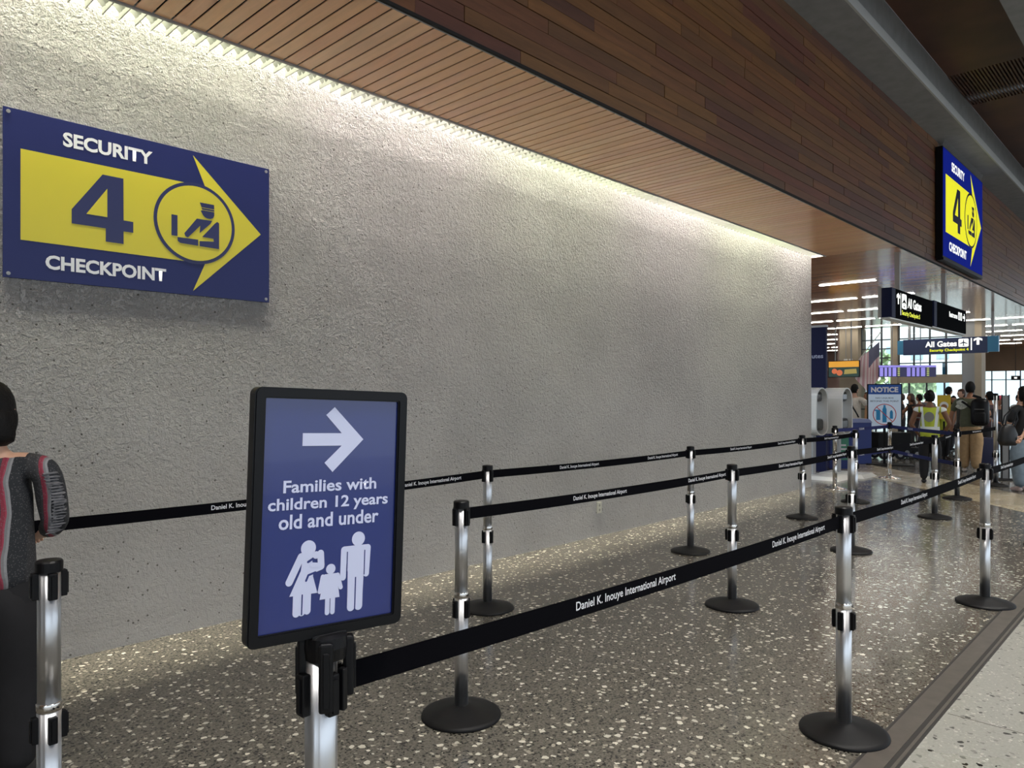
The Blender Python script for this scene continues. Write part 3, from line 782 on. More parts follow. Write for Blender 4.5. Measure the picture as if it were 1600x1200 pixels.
# ---------------------------------------------------------------- people
def skin_mesh(verts, edges, radii, root=0, sub=1):
    me = bpy.data.meshes.new('tmp'); me.from_pydata(verts, edges, []); me.update()
    o = bpy.data.objects.new('tmp', me); C.objects.link(o)
    sk = o.modifiers.new('s', 'SKIN'); sk.use_smooth_shade = True; sk.branch_smoothing = .4
    layer = me.skin_vertices[0] if me.skin_vertices else None
    if layer is None:
        bpy.context.view_layer.update(); layer = me.skin_vertices[0]
    for i, r_ in enumerate(radii):
        layer.data[i].radius = r_ if isinstance(r_, tuple) else (r_, r_)
        layer.data[i].use_root = (i == root)
    ss = o.modifiers.new('u', 'SUBSURF'); ss.levels = sub; ss.render_levels = sub
    dg = bpy.context.evaluated_depsgraph_get(); out = bpy.data.meshes.new_from_object(o.evaluated_get(dg))
    bpy.data.objects.remove(o); bpy.data.meshes.remove(me)
    return out
class G:
    def __init__(s): s.v, s.e, s.r = [], [], []
    def add(s, p, r, link=None):
        s.v.append(tuple(p)); s.r.append(r); i = len(s.v)-1
        if link is not None: s.e.append((link, i))
        return i
def lerp(a, b, t): return tuple(a[i] + (b[i]-a[i])*t for i in range(3))
def mk(name, g, h, m, parent, root=0, sub=1):
    me = skin_mesh([tuple(c*h for c in v) for v in g.v], g.e, [tuple(x*h for x in r) if isinstance(r, tuple) else r*h for r in g.r], root, sub)
    me.name = name; me.materials.clear()
    for mm in (m if isinstance(m, list) else [m]): me.materials.append(mm)
    for p in me.polygons: p.use_smooth = True; p.material_index = 0
    o = bpy.data.objects.new(name, me); C.objects.link(o); o.parent = parent; return o
SK = [mat('skin_light', srgb(205,160,135), .5), mat('skin_tan', srgb(160,112,84), .5), mat('skin_brown', srgb(120,82,60), .5)]
HAIR = mat('black_hair', srgb(11,9,9), .6, spec=.2, grain=.3, gs=90, bump=.4)
HAIRB = mat('brown_hair', srgb(70,46,34), .5, grain=.3, gs=90, bump=.3)
EYEM = mat('eye_dark', srgb(30,22,20), .2)
LIP = mat('lip', srgb(150,85,80), .5)
def person(label, loc, face, h, skin=0, shirt=(90,90,90), pants=(40,40,45), hair='short', hairm=None, arms=None, sleeve=.55, shoes=(40,40,42), shorts=False, girth=1.0, stride=0, head_turn=0, fine=1, lean=0, shirtm=None, group=None, pantsw=1.0):
    """faces local +y; face = world heading angle of +y direction (degrees from +X)"""
    p = thing('person', label, 'person', (loc[0], loc[1], 0), R(face-90), group)
    sk = SK[skin]; g = G(); gi = girth
    hm = hairm or HAIR
    le = lean
    def T(x, y, z): return (x, y + le*max(0, z-.5), z)
    PEL, BEL, CH, UC = T(0,0,.52), T(0,0,.60), T(0,0,.71), T(0,0,.78)
    a = g.add(PEL, (.082*gi, .058*gi)); b = g.add(BEL, (.070*gi, .052*gi), a); c = g.add(CH, (.082*gi, .056*gi), b); d = g.add(UC, (.062, .045), c)
    e = g.add(T(0, 0, .835), .031, d); f = g.add(T(0, .006, .885), .030, e)
    A = arms or {}
    hands = {}
    jl = {}
    for s, nm in ((-1, 'l'), (1, 'r')):
        sh = T(s*.108*min(gi, 1.1), -.004, .795)
        el = A.get(nm+'e', (s*.135*min(gi,1.1), -.02, .635)); wr = A.get(nm+'w', (s*.14*min(gi,1.1), .02, .50))
        el = T(*el) if nm+'e' not in A else el; wr = T(*wr) if nm+'w' not in A else wr
        i1 = g.add(T(s*.065, 0, .80), .036, d); i2 = g.add(sh, .034, i1); i3 = g.add(lerp(sh, el, .5), .029, i2); i4 = g.add(el, .024, i3); i5 = g.add(lerp(el, wr, .4), .023, i4); i6 = g.add(wr, .0155, i5)
        dv = Vector(wr)-Vector(el); dv.normalize()
        pc = Vector(wr)+dv*.028; i7 = g.add(pc, (.019, .012), i6); i8 = g.add(Vector(wr)+dv*.052, (.021, .011), i7)
        side = Vector((0, 1, 0)); side = (side - dv*side.dot(dv)).normalized(); inw = dv.cross(side)*(1 if s < 0 else -1)
        for kf, ln in enumerate((.040, .046, .042, .033)):
            off = side*(.014 - kf*.0095)
            b0 = Vector(wr)+dv*.054+off; j1 = g.add(b0, .0052, i8); j2 = g.add(b0+dv*ln*.5, .005, j1); g.add(b0+dv*ln*.85+inw*ln*.28*-1, .0042, j2)
        t1 = g.add(Vector(wr)+dv*.02+side*.018, .0062, i7); g.add(Vector(wr)+dv*.048+side*.030, .005, t1)
        jl[nm] = (sh, el, wr)
        hip = T(s*.048*gi, 0, .475); kn = (s*.055, .012 + s*stride*.6, .275); an = (s*.056, -.012+s*stride, .045)
        k1 = g.add(hip, .060*gi, a); k2 = g.add(lerp(hip, kn, .5), .052*gi, k1); k3 = g.add(kn, .037*gi, k2); k4 = g.add(lerp(kn, an, .35), .036*gi, k3); k5 = g.add(an, .021, k4)
        k6 = g.add((s*.058, .05+s*stride, .018), (.022, .015), k5); g.add((s*.060, .095+s*stride, .014), (.019, .010), k6)
        jl[nm+'leg'] = (hip, kn, an)
    body = mk('body', g, h, [sk, EYEM, LIP], p, 0, fine)
    # head, merged into the body mesh
    bm = bmesh.new(); bm.from_mesh(body.data)
    nb = len(bm.verts)
    hc = Vector(T(0, .012, .930))
    sp = bmesh.ops.create_uvsphere(bm, u_segments=24, v_segments=18, radius=1)
    vs = sp['verts']; rot = Matrix.Rotation(R(head_turn), 3, 'Z')
    for v in vs:
        x, y, z = v.co
        w = 1.0
        if z < -.1: w = 1 - .26*min(1, (-z-.1)/.9)      # narrower jaw
        yy = y*.056*(1 if y < 0 else (.96 if z > -.2 else .9)); xx = x*.044*w; zz = z*.066
        if y > .8:                                      # nose and brow
            nz = math.exp(-((z+.18)/.16)**2 - (x/.14)**2); yy += .012*nz
            yy += .003*math.exp(-((z-.22)/.12)**2); yy -= .004*math.exp(-((z-.05)/.08)**2 - ((abs(x)-.36)/.14)**2)
            yy += .003*math.exp(-((z+.52)/.07)**2 - (x/.25)**2)
        v.co = (hc + rot @ Vector((xx, yy, zz)))*h
    fs_new = [f_ for f_ in bm.faces if all(v.index == -1 or True for v in f_.verts) and f_.verts[0] in set(vs)]
    for s in (-1, 1):
        es = bmesh.ops.create_uvsphere(bm, u_segments=8, v_segments=6, radius=1)['verts']
        for v in es: v.co = (hc + rot @ Vector((s*.044 + v.co.x*.005, -.002 + v.co.y*.010, -.004 + v.co.z*.016)))*h
        es = bmesh.ops.create_uvsphere(bm, u_segments=8, v_segments=6, radius=1)['verts']
        for v in es: v.co = (hc + rot @ Vector((s*.0165 + v.co.x*.0065, .0475 + v.co.y*.004, .003 + v.co.z*.0035)))*h
        for v in es:
            for f_ in v.link_faces: f_.material_index = 1
    es = bmesh.ops.create_uvsphere(bm, u_segments=10, v_segments=6, radius=1)['verts']
    for v in es: v.co = (hc + rot @ Vector((v.co.x*.016, .0475 + v.co.y*.005, -.036 + v.co.z*.004)))*h
    for v in es:
        for f_ in v.link_faces: f_.material_index = 2
    for f_ in bm.faces: f_.smooth = True
    bm.to_mesh(body.data); bm.free()
    # hair
    if hair != 'bald':
        bm = bmesh.new(); vs = bmesh.ops.create_uvsphere(bm, u_segments=28, v_segments=20, radius=1)['verts']
        rg = random.Random(len(label))
        for v in vs:
            x, y, z = v.co
            big = 1.09 + .02*rg.random()
            front = y > .25 and z < .55
            lowcut = {'short': -.25, 'bob': -1.2, 'long': -1.2, 'bun': -.35}[hair]
            if y < -.1 and hair in ('short', 'bun'): lowcut = -.72; big += .03
            if front or (z < lowcut) or (hair == 'short' and abs(x) > .8 and z < .0 and y > -.2): big = .86
            xx, yy, zz = x*.044*big, y*.056*big, z*.066*big
            if hair in ('bob', 'long') and y < .3 and z < 0: xx *= 1.15; zz = z*.066*1.3; xx = x*.052*(1+ .35*max(0, -z)); yy = min(yy, .01) - .004
            v.co = (hc + rot @ Vector((xx, yy-.002, zz+.003)))*h
        o = obj('hair', bm, hm, p, smooth=True)
        if hair in ('bob', 'long'):
            bt = .885 if hair == 'bob' else .74
            if hair == 'bob':
                gg = G(); q0 = gg.add((0, -.012, .945), (.052, .050)); q1 = gg.add((0, -.014, .91), (.060, .050), q0); q2 = gg.add((0, -.016, .87), (.064, .050), q1); q2 = gg.add((0, -.018, .838), (.060, .046), q2)
            else:
                gg = G(); q0 = gg.add((0, -.022, .92), (.048, .036)); q1 = gg.add((0, -.038, .84), (.056, .028), q0); q2 = gg.add((0, -.055, .76), (.052, .022), q1); gg.add((0, -.058, .70), (.034, .014), q2)
            hh = mk('hair_lengths', gg, h, hm, o, 0, 1)
        if hair == 'bun':
            bm = bmesh.new(); vs = bmesh.ops.create_uvsphere(bm, u_segments=12, v_segments=10, radius=.026*h)['verts']
            for v in vs: v.co += (hc + rot @ Vector((0, -.062, .03)))*h
            obj('hair_bun', bm, hm, o, smooth=True)
    # shirt
    gs = G(); k = .010
    a = gs.add(T(0, 0, .475), (.080*gi, .062*gi)); a = gs.add(T(0, 0, .53), (.090*gi, .068*gi), a); b = gs.add(BEL, (.084*gi, .064*gi), a); c = gs.add(CH, (.092*gi, .066*gi), b); d = gs.add(UC, (.070, .052), c)
    gs.add(T(0, 0, .822), .036, d)
    for s, nm in ((-1, 'l'), (1, 'r')):
        sh, el, wr = jl[nm]
        i1 = gs.add(T(s*.065, 0, .797), .043, d); i2 = gs.add(sh, .042, i1)
        if sleeve <= 1: i3 = gs.add(lerp(sh, el, sleeve*.5), .041, i2); gs.add(lerp(sh, el, sleeve), .038, i3)
        else:
            i3 = gs.add(lerp(sh, el, .5), .039, i2); i4 = gs.add(el, .034, i3); gs.add(lerp(el, wr, sleeve-1), .027, i4)
    sm_ = shirtm or mat('shirt_cloth', srgb(*shirt), .8, grain=.1, gs=25, bump=.15)
    mk('shirt', gs, h, sm_, p, 0, fine)
    gp = G(); a = gp.add(T(0, 0, .575), (.076*gi, .056*gi)); b = gp.add((0, 0, .50), (.086*gi, .063*gi), a)
    for s, nm in ((-1, 'lleg'), (1, 'rleg')):
        hip, kn, an = jl[nm]
        i1 = gp.add(hip, .065*gi*min(pantsw, 1.1), b); i2 = gp.add(lerp(hip, kn, .5), .057*gi*pantsw, i1); i3 = gp.add(kn, .045*gi*pantsw, i2)
        if not shorts: i4 = gp.add(lerp(kn, an, .5), .042*gi*pantsw, i3); gp.add(lerp(kn, an, 1.02), .036*pantsw, i4)
    tm_ = mat('trouser_cloth', srgb(*pants), .85, grain=.12, gs=20, bump=.15)
    mk('trousers', gp, h, tm_, p, 0, fine)
    # cloth also on the body surface that clothes cover, so no gap opens at the waist
    shm = mat('shoe_leather', srgb(*shoes), .6)
    body.data.materials.append(sm_); body.data.materials.append(tm_); body.data.materials.append(shm)
    def sdist(c, a, b):
        a = Vector(a); b = Vector(b); t = max(0, min(1, (c-a).dot(b-a)/max(1e-9, (b-a).length_squared))); return (c-(a+(b-a)*t)).length
    for f_ in body.data.polygons:
        if f_.material_index: continue
        c = f_.center / h
        arm = False
        for nm in ('l', 'r'):
            sh, el, wr = jl[nm]
            e1 = lerp(sh, el, min(1, sleeve)); dd1 = sdist(c, sh, e1); dd2 = min(sdist(c, e1, wr), sdist(c, wr, Vector(wr)+(Vector(wr)-Vector(el)).normalized()*.1))
            if sleeve > 1: e2 = lerp(el, wr, sleeve-1); dd1 = min(dd1, sdist(c, el, e2)); dd2 = min(sdist(c, e2, wr), sdist(c, wr, Vector(wr)+(Vector(wr)-Vector(el)).normalized()*.1))
            if dd2 < .045 and dd2 < dd1 + .004: arm = True
            elif dd1 < .05: f_.material_index = 3
        if arm: f_.material_index = 0; continue
        if .52 < c.z < .812 and abs(c.x) < .125*gi: f_.material_index = 3
        elif c.z <= .52 and c.z > (.30 if shorts else .05): f_.material_index = 4
        elif c.z <= .05: f_.material_index = 5
    for s in (-1, 1):
        gg = G(); y0 = s*stride; q0 = gg.add((s*.056, -.022+y0, .026), (.027, .024)); q1 = gg.add((s*.058, .03+y0, .024), (.029, .022), q0); gg.add((s*.060, .095+y0, .018), (.026, .016), q1)
        o = mk('shoe', gg, h, shm, p, 0, 1)
        mz = min(v.co.z for v in o.data.vertices)
        for v in o.data.vertices: v.co.z = max(v.co.z, mz) - mz if v.co.z < mz+.004 else v.co.z - mz*.5
        for v in o.data.vertices: v.co.z = max(0.001, v.co.z)
    for v in body.data.vertices: v.co.z = max(v.co.z, .004)
    return p
HD = math.degrees(yaw)

def stripe_shirt():
    m, t, b = nt('striped_blouse'); n = N(t)
    tc = n.new('ShaderNodeTexCoord'); sep = n.new('ShaderNodeSeparateXYZ'); n.l(tc.outputs['Object'], sep.inputs[0])
    no = n.noise(tc.outputs['Object'], 4, 2)
    s = n.math('ADD', n.math('MULTIPLY', sep.outputs[0], 1.0), n.math('MULTIPLY', no.outputs['Fac'], .07))
    s = n.math('FRACT', n.math('MULTIPLY', n.math('ADD', s, 1.0), 8.6))
    c = n.ramp(s, [(0, srgb(48,48,50)), (.28, srgb(60,58,60)), (.36, srgb(130,46,62)), (.46, srgb(150,60,78)), (.50, srgb(120,120,122)), (.56, srgb(140,140,142)), (.62, srgb(36,38,42)), (1, srgb(50,50,54))], 'CONSTANT')
    fine_ = n.voro(tc.outputs['Object'], 140)
    c = n.mix(n.math('MULTIPLY', n.math('LESS_THAN', fine_.outputs['Distance'], .3), .35), c, srgb(120,116,118))
    n.l(c, b.inputs['Base Color']); b.inputs['Roughness'].default_value = .85
    w_ = n.noise(tc.outputs['Object'], 14, 3); bp = n.new('ShaderNodeBump'); bp.inputs['Strength'].default_value = .5; bp.inputs['Distance'].default_value = .02; n.l(w_.outputs['Fac'], bp.inputs['Height']); n.l(bp.outputs[0], b.inputs['Normal'])
    return m
wl = W(-14, 2.78)
lw = person('woman with black bob hair, striped grey and red blouse, black trousers at the left edge', wl, HD+18, 1.545, 0, pants=(22,21,24), hair='bob', sleeve=1.7, girth=1.2, fine=2, shirtm=stripe_shirt(), pantsw=1.2,
   arms=dict(re=(.135, .02, .645), rw=(.075, .15, .60), le=(-.135, .02, .645), lw=(-.07, .15, .60)))
ruf = bmesh.new(); rg = random.Random(5)
prev = None
for i in range(60):      # ruffle down the right sleeve
    t = i/59; x = .205 + .03*math.sin(t*3.0) + .006*math.sin(i*1.9); z = 1.20 - .24*t; y = -.03 + .05*t + .008*math.cos(i*2.3)
    r_ = [ruf.verts.new(q) for q in ((x-.02, y-.035, z), (x+.016*rg.random()+.01, y-.012, z+.004*rg.random()), (x+.004, y+.02, z))]
    if prev:
        for k in range(2): ruf.faces.new((prev[k], prev[k+1], r_[k+1], r_[k]))
    prev = r_
obj('sleeve_ruffle', ruf, mat('ruffle_cloth', srgb(120,118,120), .9, grain=.3, gs=60), lw, smooth=True)

# hi-vis worker
def vest_mat():
    m, t, b = nt('lime_vest_cloth'); n = N(t)
    tc = n.new('ShaderNodeTexCoord'); sep = n.new('ShaderNodeSeparateXYZ'); n.l(tc.outputs['Object'], sep.inputs[0])
    ax = n.math('ABSOLUTE', sep.outputs[0]); z = sep.outputs[2]
    c1 = n.math('MULTIPLY_ADD', z, .10, -.005)
    v = n.math('MULTIPLY', n.math('LESS_THAN', n.math('ABSOLUTE', n.math('SUBTRACT', ax, c1)), .022), n.math('GREATER_THAN', z, .95))
    h_ = n.math('LESS_THAN', n.math('ABSOLUTE', n.math('SUBTRACT', z, .925)), .03)
    s_ = n.math('MULTIPLY', n.math('GREATER_THAN', ax, .165), n.math('GREATER_THAN', z, 1.0))
    any_ = n.math('MINIMUM', n.math('ADD', n.math('ADD', v, h_), s_), 1.0)
    n.l(n.mix(any_, srgb(182,196,54), srgb(225,232,230)), b.inputs['Base Color']); b.inputs['Roughness'].default_value = .6
    return m
lime = vest_mat()
silver = mat('reflective_tape', srgb(215,225,225), .35, emis=0)
pv = W(1453, 12.35)
wk = person('worker in lime hi-vis vest with silver bands and black trousers, seen from behind', pv, HD-34, 1.565, 2, shirtm=lime, pants=(18,18,22), hair='bun', sleeve=.18, girth=1.18, shoes=(20,20,22), stride=.012,
  arms=dict(re=(.185, -.01, .64), rw=(.12, .06, .53), le=(-.185, -.01, .64), lw=(-.12, .06, .53)))
hq = 1.565
def strap(parent, pts, w, m, name, t=.006):
    bm = bmesh.new(); prev = None
    for i, (x, y, z) in enumerate(pts):
        if i < len(pts)-1: dx = Vector(pts[i+1])-Vector(pts[i])
        sd = dx.cross(Vector((0, 1, 0))).normalized()*w/2 if abs(dx.normalized().y) < .9 else Vector((w/2, 0, 0))
        c = Vector((x, y, z)); r_ = [bm.verts.new(c-sd), bm.verts.new(c+sd), bm.verts.new(c+sd+Vector((0, t, 0))), bm.verts.new(c-sd+Vector((0, t, 0)))]
        if prev:
            for k in range(4): j = (k+1) % 4; bm.faces.new((prev[k], prev[j], r_[j], r_[k]))
        else: bm.faces.new(r_)
        prev = r_
    bm.faces.new(prev); fixn(bm); return obj(name, bm, m, parent)
em = bmesh.new(); plate(em, circ(0, 1.12, .075, 24, .085), -.150, -.140); fixn(em); obj('back_emblem', em, mat('grey_emblem', srgb(120,122,116), .6), wk)

# olive shirt man + backpack
pm_ = W(1516, 14.1)
om = person('tall man in olive t-shirt and khaki trousers seen from behind', pm_, HD-38, 1.74, 1, shirt=(86,90,70), pants=(168,138,100), shoes=(205,195,185), hair='short', sleeve=.8, girth=1.28, stride=-.02, pantsw=1.15,
  arms=dict(le=(-.18, -.01, .635), lw=(-.185, .03, .50), re=(.18, -.01, .64), rw=(.14, .09, .60)))
pb = mat('white_back_print', srgb(175,178,168), .7, grain=.4, gs=30)
bm = bmesh.new(); plate(bm, [(-.13+.02*math.sin(i*2.1)+.09*math.cos(2*math.pi*i/14), 1.30+.095*math.sin(2*math.pi*i/14)) for i in range(14)], -.166, -.158); fixn(bm)
obj('back_print', bm, pb, om)
bk = thing('backpack', 'black backpack slung over the right shoulder of the man in olive', 'backpack', (pm_[0], pm_[1], 0), R(HD-38-90))
bm = bmesh.new(); bx(bm, .03, .33, -.33, -.13, .90, 1.42, .085); obj('bag', bm, M['black'], bk, smooth=True)
bm = bmesh.new(); bx(bm, .08, .28, -.36, -.30, .95, 1.16, .028); obj('front_pocket', bm, M['base'], bk, smooth=True)
strap(bk, [(.24, -.17, 1.0), (.25, -.17, 1.3), (.18, -.12, 1.43), (.05, -.10, 1.475)], .05, M['black'], 'strap', .012)
strap(bk, [(-.2, -.155, 1.39), (-.1, -.17, 1.35), (.02, -.18, 1.25), (.06, -.18, 1.18)], .04, M['black'], 'strap', .012)
# zipper pull
box('zip', .10, .26, -.335, -.328, 1.215, 1.222, M['grey'], bk)

sc_ = thing('suitcase', 'navy upright suitcase standing beside the khaki trousers', 'suitcase', (*W(1541, 14.9), 0), R(HD-30-90))
bm = bmesh.new(); bx(bm, -.21, .21, -.13, .13, .05, .62, .03); obj('shell', bm, mat('navy_fabric_case', srgb(28,32,64), .6), sc_, smooth=True)
bm = bmesh.new(); tube(bm, (-.1, .1, .6), (-.1, .1, 1.0), .008); tube(bm, (.1, .1, .6), (.1, .1, 1.0), .008); tube(bm, (-.11, .1, 1.0), (.11, .1, 1.0), .012); obj('handle', bm, M['grey'], sc_)
for sx in (-.17, .17):
    for sy in (-.09, .09):
        bm = bmesh.new(); tube(bm, (sx-.012, sy, .026), (sx+.012, sy, .026), .026, n=14); obj('wheel', bm, M['black'], sc_)

# woman in black with jeans at the right edge + handbag
pw = W(1601, 11.3)
bw = person('woman with long black hair in black top and light blue jeans at the right edge', pw, HD+12, 1.62, 0, shirt=(20,20,23), pants=(122,138,152), shoes=(205,180,175), hair='long', sleeve=.95, girth=1.1, pantsw=1.45,
   arms=dict(re=(.155, .0, .64), rw=(.10, .13, .63), le=(-.155, .02, .645), lw=(-.06, .15, .63)))
hb = thing('handbag', 'black slouchy handbag hanging from the arm of the woman in black', 'handbag', (*W(1575, 11.05), .72), R(HD-90))
bm = bmesh.new(); pr = [(.03, 0), (.12, .01), (.155, .08), (.14, .18), (.10, .28), (.05, .33)]
lathe(bm, pr, 20)
for v in bm.verts: v.co.y *= .55
obj('bag', bm, mat('black_leather', srgb(24,24,27), .45, bump=.3, gs=18), hb, smooth=True)
for s in (-1, 1): strap(hb, [(-.06, s*.03, .31), (-.03, s*.03, .45), (.05, s*.02, .55), (.12, s*.02, .5), (.13, s*.03, .40), (.08, s*.03, .30)], .02, M['black'], 'handle', .008)
ch = bmesh.new(); tube(ch, (.1, -.075, .08), (.1, -.08, .13), .014); obj('charm', ch, M['white'], hb)

# man in cream shirt by the kiosks
mc = W(1335, 17.5)
cm = person('man in cream t-shirt with a black shoulder strap behind the kiosks', mc, HD-55, 1.74, 0, shirt=(214,204,190), pants=(60,58,60), hair='short', sleeve=.8, girth=1.15,
   arms=dict(re=(.16, .05, .68), rw=(.17, .16, .68), le=(-.16, 0, .64), lw=(-.14, .1, .58)))
strap(cm, [(-.14, -.125, 1.42), (0, -.135, 1.25), (.14, -.125, 1.02), (.16, -.1, .95)], .035, M['black'], 'shoulder_strap')
# more travellers
person('worker in lime garment and black leggings standing behind the hi-vis worker', W(1475, 16.9), HD-180+20, 1.36, 1, shirt=(176,188,60), pants=(24,24,28), hair='short', shoes=(70,60,55), girth=1.15)
person('black-haired traveller in pale grey shirt behind the yellow board', W(1482, 19.5), HD-70, 1.70, 0, shirt=(190,188,184), pants=(60,60,66), hair='short', girth=1.1)
person('woman in black tank top with tan arms beside the notice sign', W(1424, 18.2), HD+80, 1.52, 1, shirt=(26,24,26), pants=(60,58,58), hair='long', hairm=HAIRB, sleeve=.05, arms=dict(re=(.12, .1, .66), rw=(.05, .2, .6)))
person('brown-haired traveller in dark shirt just right of the notice sign', W(1409, 19.3), HD+60, 1.52, 1, shirt=(60,52,54), pants=(44,42,46), hair='short', hairm=HAIRB)
person('short traveller in maroon shirt between notice sign and hi-vis worker', W(1437, 20.4), HD+30, 1.50, 1, shirt=(96,54,50), pants=(50,46,50), hair='short')
person('traveller in grey shirt directly behind the hi-vis worker', W(1448, 21.3), HD-20, 1.54, 0, shirt=(118,116,118), pants=(52,52,60), hair='short', hairm=HAIRB)
person('traveller in black and white print top left of the olive shirt man', W(1490, 18.6), HD+140, 1.46, 1, shirt=(150,146,142), pants=(42,40,44), hair='long', girth=1.1)
person('traveller facing left just beyond the olive shirt man', W(1503, 17.3), HD+95, 1.62, 0, shirt=(60,60,58), pants=(50,50,52), hair='short', hairm=HAIRB)
person('traveller in plum top just right of the olive shirt man', W(1547, 16.0), HD+10, 1.56, 1, shirt=(80,62,66), pants=(40,38,42), hair='short')
ph = W(1561, 15.2)
pk = person('traveller in pink cap and black t-shirt near the right edge', ph, HD+170, 1.46, 1, shirt=(30,28,32), pants=(90,70,70), hair='bald', girth=1.05, sleeve=.9, arms=dict(re=(.14, .05, .66), rw=(.05, .14, .62)))
bm = bmesh.new(); vs = bmesh.ops.create_uvsphere(bm, u_segments=16, v_segments=12, radius=1)['verts']
for v in vs: v.co = Vector((v.co.x*.075, v.co.y*.09+.015, 1.395+max(v.co.z, 0)*.085))
bx(bm, -.06, .06, .08, .18, 1.392, 1.402); obj('cap', bm, mat('pink_cap', srgb(205,70,92), .7), pk, smooth=True)
person('traveller in orange top behind the notice sign, left side', W(1357, 18.5), HD+60, 1.56, 1, shirt=(196,150,110), pants=(58,52,50), hair='long', hairm=HAIRB, sleeve=.3)
person('traveller in white top standing far behind at the right edge', W(1592, 18.8), HD+180, 1.50, 0, shirt=(196,192,190), pants=(80,84,96), hair='short')
def knit():
    m, t, b = nt('striped_knit'); n = N(t)
    tc = n.new('ShaderNodeTexCoord'); sep = n.new('ShaderNodeSeparateXYZ'); n.l(tc.outputs['Object'], sep.inputs[0])
    k = n.math('MULTIPLY', n.math('GREATER_THAN', n.math('FRACT', n.math('MULTIPLY', sep.outputs[2], 17.0)), .5), n.math('GREATER_THAN', n.math('ABSOLUTE', sep.outputs[0]), .15))
    n.l(n.mix(k, srgb(26,26,28), srgb(225,225,225)), b.inputs['Base Color']); b.inputs['Roughness'].default_value = .8
    return m
stp = knit()
sp_ = W(1634, 10.4)
spn = person('person in black and white striped sleeves mostly beyond the right edge', sp_, HD+90, 1.60, 0, shirt=(30,30,32), pants=(40,40,48), hair='long', sleeve=1.5, shirtm=stp, arms=dict(re=(.14, .06, .62), rw=(.12, .12, .56), le=(-.14, .06, .62), lw=(-.1, .14, .57)))

# ---------------------------------------------------------------- kiosks, bins, notice sign
KW = mat('kiosk_white_shell', srgb(205,205,200), .4); KI = mat('kiosk_pale_blue_inside', srgb(150,156,190), .35); KB = mat('kiosk_black_glass', srgb(22,24,26), .15)
def kiosk(label, x_corner, d, rz=0):
    """shell arch: local x = depth of the arch (away from the logo face), extruded along local y"""
    X, Y = W(x_corner, d)
    k = thing('kiosk', label, 'kiosk', (X, Y, 0), rz)
    D_, Hh, Wd = .52, 1.62, .36
    zb = .76
    def ring_(ins, n=12):
        pts = []
        rx_ = D_/2-ins
        for cz, rr, a0 in ((Hh-.20, .20-ins*.6, 180), (zb+.15, .15-ins*.6, 0)):
            for i in range(n+1):
                a = R(a0 - 180*i/n); pts.append((D_/2 + rx_*math.cos(a), cz + rr*math.sin(a)))
        return pts
    o_, i_ = ring_(0), ring_(.032)
    bm = bmesh.new(); n_ = len(o_)
    sk_ = lambda z: 1 + .10*(Hh-z)/(Hh-zb)     # a little wider towards the foot
    def V_(p, y): return bm.verts.new((D_/2+(p[0]-D_/2)*sk_(p[1]), y, p[1]))
    A0 = [V_(p, 0) for p in o_]; A1 = [V_(p, Wd) for p in o_]; B0 = [V_(p, 0) for p in i_]; B1 = [V_(p, Wd) for p in i_]
    for i in range(n_):
        j = (i+1) % n_
        bm.faces.new((A0[i], A0[j], A1[j], A1[i])); bm.faces.new((B0[j], B0[i], B1[i], B1[j]))
        bm.faces.new((A0[j], A0[i], B0[i], B0[j])); bm.faces.new((A1[i], A1[j], B1[j], B1[i]))
    fixn(bm); obj('shell', bm, KW, k)
    bm = bmesh.new(); bx(bm, .035, .06, .03, Wd-.03, .95, 1.45); obj('inner_panel', bm, KI, k)
    bm = bmesh.new(); bx(bm, .06, .40, .04, Wd-.04, 1.36, 1.55, .05); obj('scanner_head', bm, KB, k)
    bm = bmesh.new(); bx(bm, .05, .46, .04, Wd-.04, .84, 1.06, .05); obj('console', bm, KB, k)
    box('post', .20, .32, Wd/2-.05, Wd/2+.05, .05, .78, M['grey'], k, bev=.01)
    bm = bmesh.new()
    pts_ = [(-.12, -.42), (.58, -.42), (.58, Wd+.1), (-.12, Wd+.1)]
    lo = [bm.verts.new((a_, b_, 0.0)) for a_, b_ in pts_]; hi = [bm.verts.new((a_*.82+.05, b_*.82, .06)) for a_, b_ in pts_]
    bm.faces.new(lo[::-1]); bm.faces.new(hi)
    for i in range(4): j = (i+1) % 4; bm.faces.new((lo[i], lo[j], hi[j], hi[i]))
    fixn(bm); obj('base_plate', bm, mat('kiosk_base_white', srgb(205,205,200), .35), k)
    # mark and name on the face towards -x
    DG = mat('kiosk_dark_print', srgb(90,92,96), .5)
    me = tmesh('CLEAR', .01, .17, .03).copy(); me.materials.clear(); me.materials.append(DG)
    o = inst('lettering', me, k, (-.002, Wd/2+.085, 1.03), (0, 0, R(-90)))
    bm = bmesh.new(); ringmesh(bm, circ(0, 0, .032, 24), circ(0, 0, .027, 24), -.001, 0); fixn(bm)
    o = obj('round_mark', bm, DG, k); o.location = (-.001, Wd/2, 1.12); o.rotation_euler = (0, 0, R(-90))
    return k
kiosk('white arch-shaped kiosk with logo, right one of the pair past the wall end', 1316, 13.3)
kiosk('white arch-shaped kiosk half hidden by the wall end, left one of the pair', 1276, 12.9)

bp_ = thing('banner_stand', 'tall navy blue banner panel standing just past the wall end', 'banner', (14.40, 5.36, 0))
box('panel', 0, .08, 0, 1.25, .0, 2.80, mat('navy_banner', srgb(20,24,62), .6, spec=.2), bp_)
box('top_cap', -.01, .09, -.01, 1.26, 2.80, 2.84, M['grey'], bp_)
me = tmesh('in Minutes', .02, .55, .085).copy(); me.materials.clear(); me.materials.append(mat('pale_banner_print', srgb(170,176,200), .6))
inst('lettering', me, bp_, (-.002, .60, 2.20), (0, 0, R(-90)))

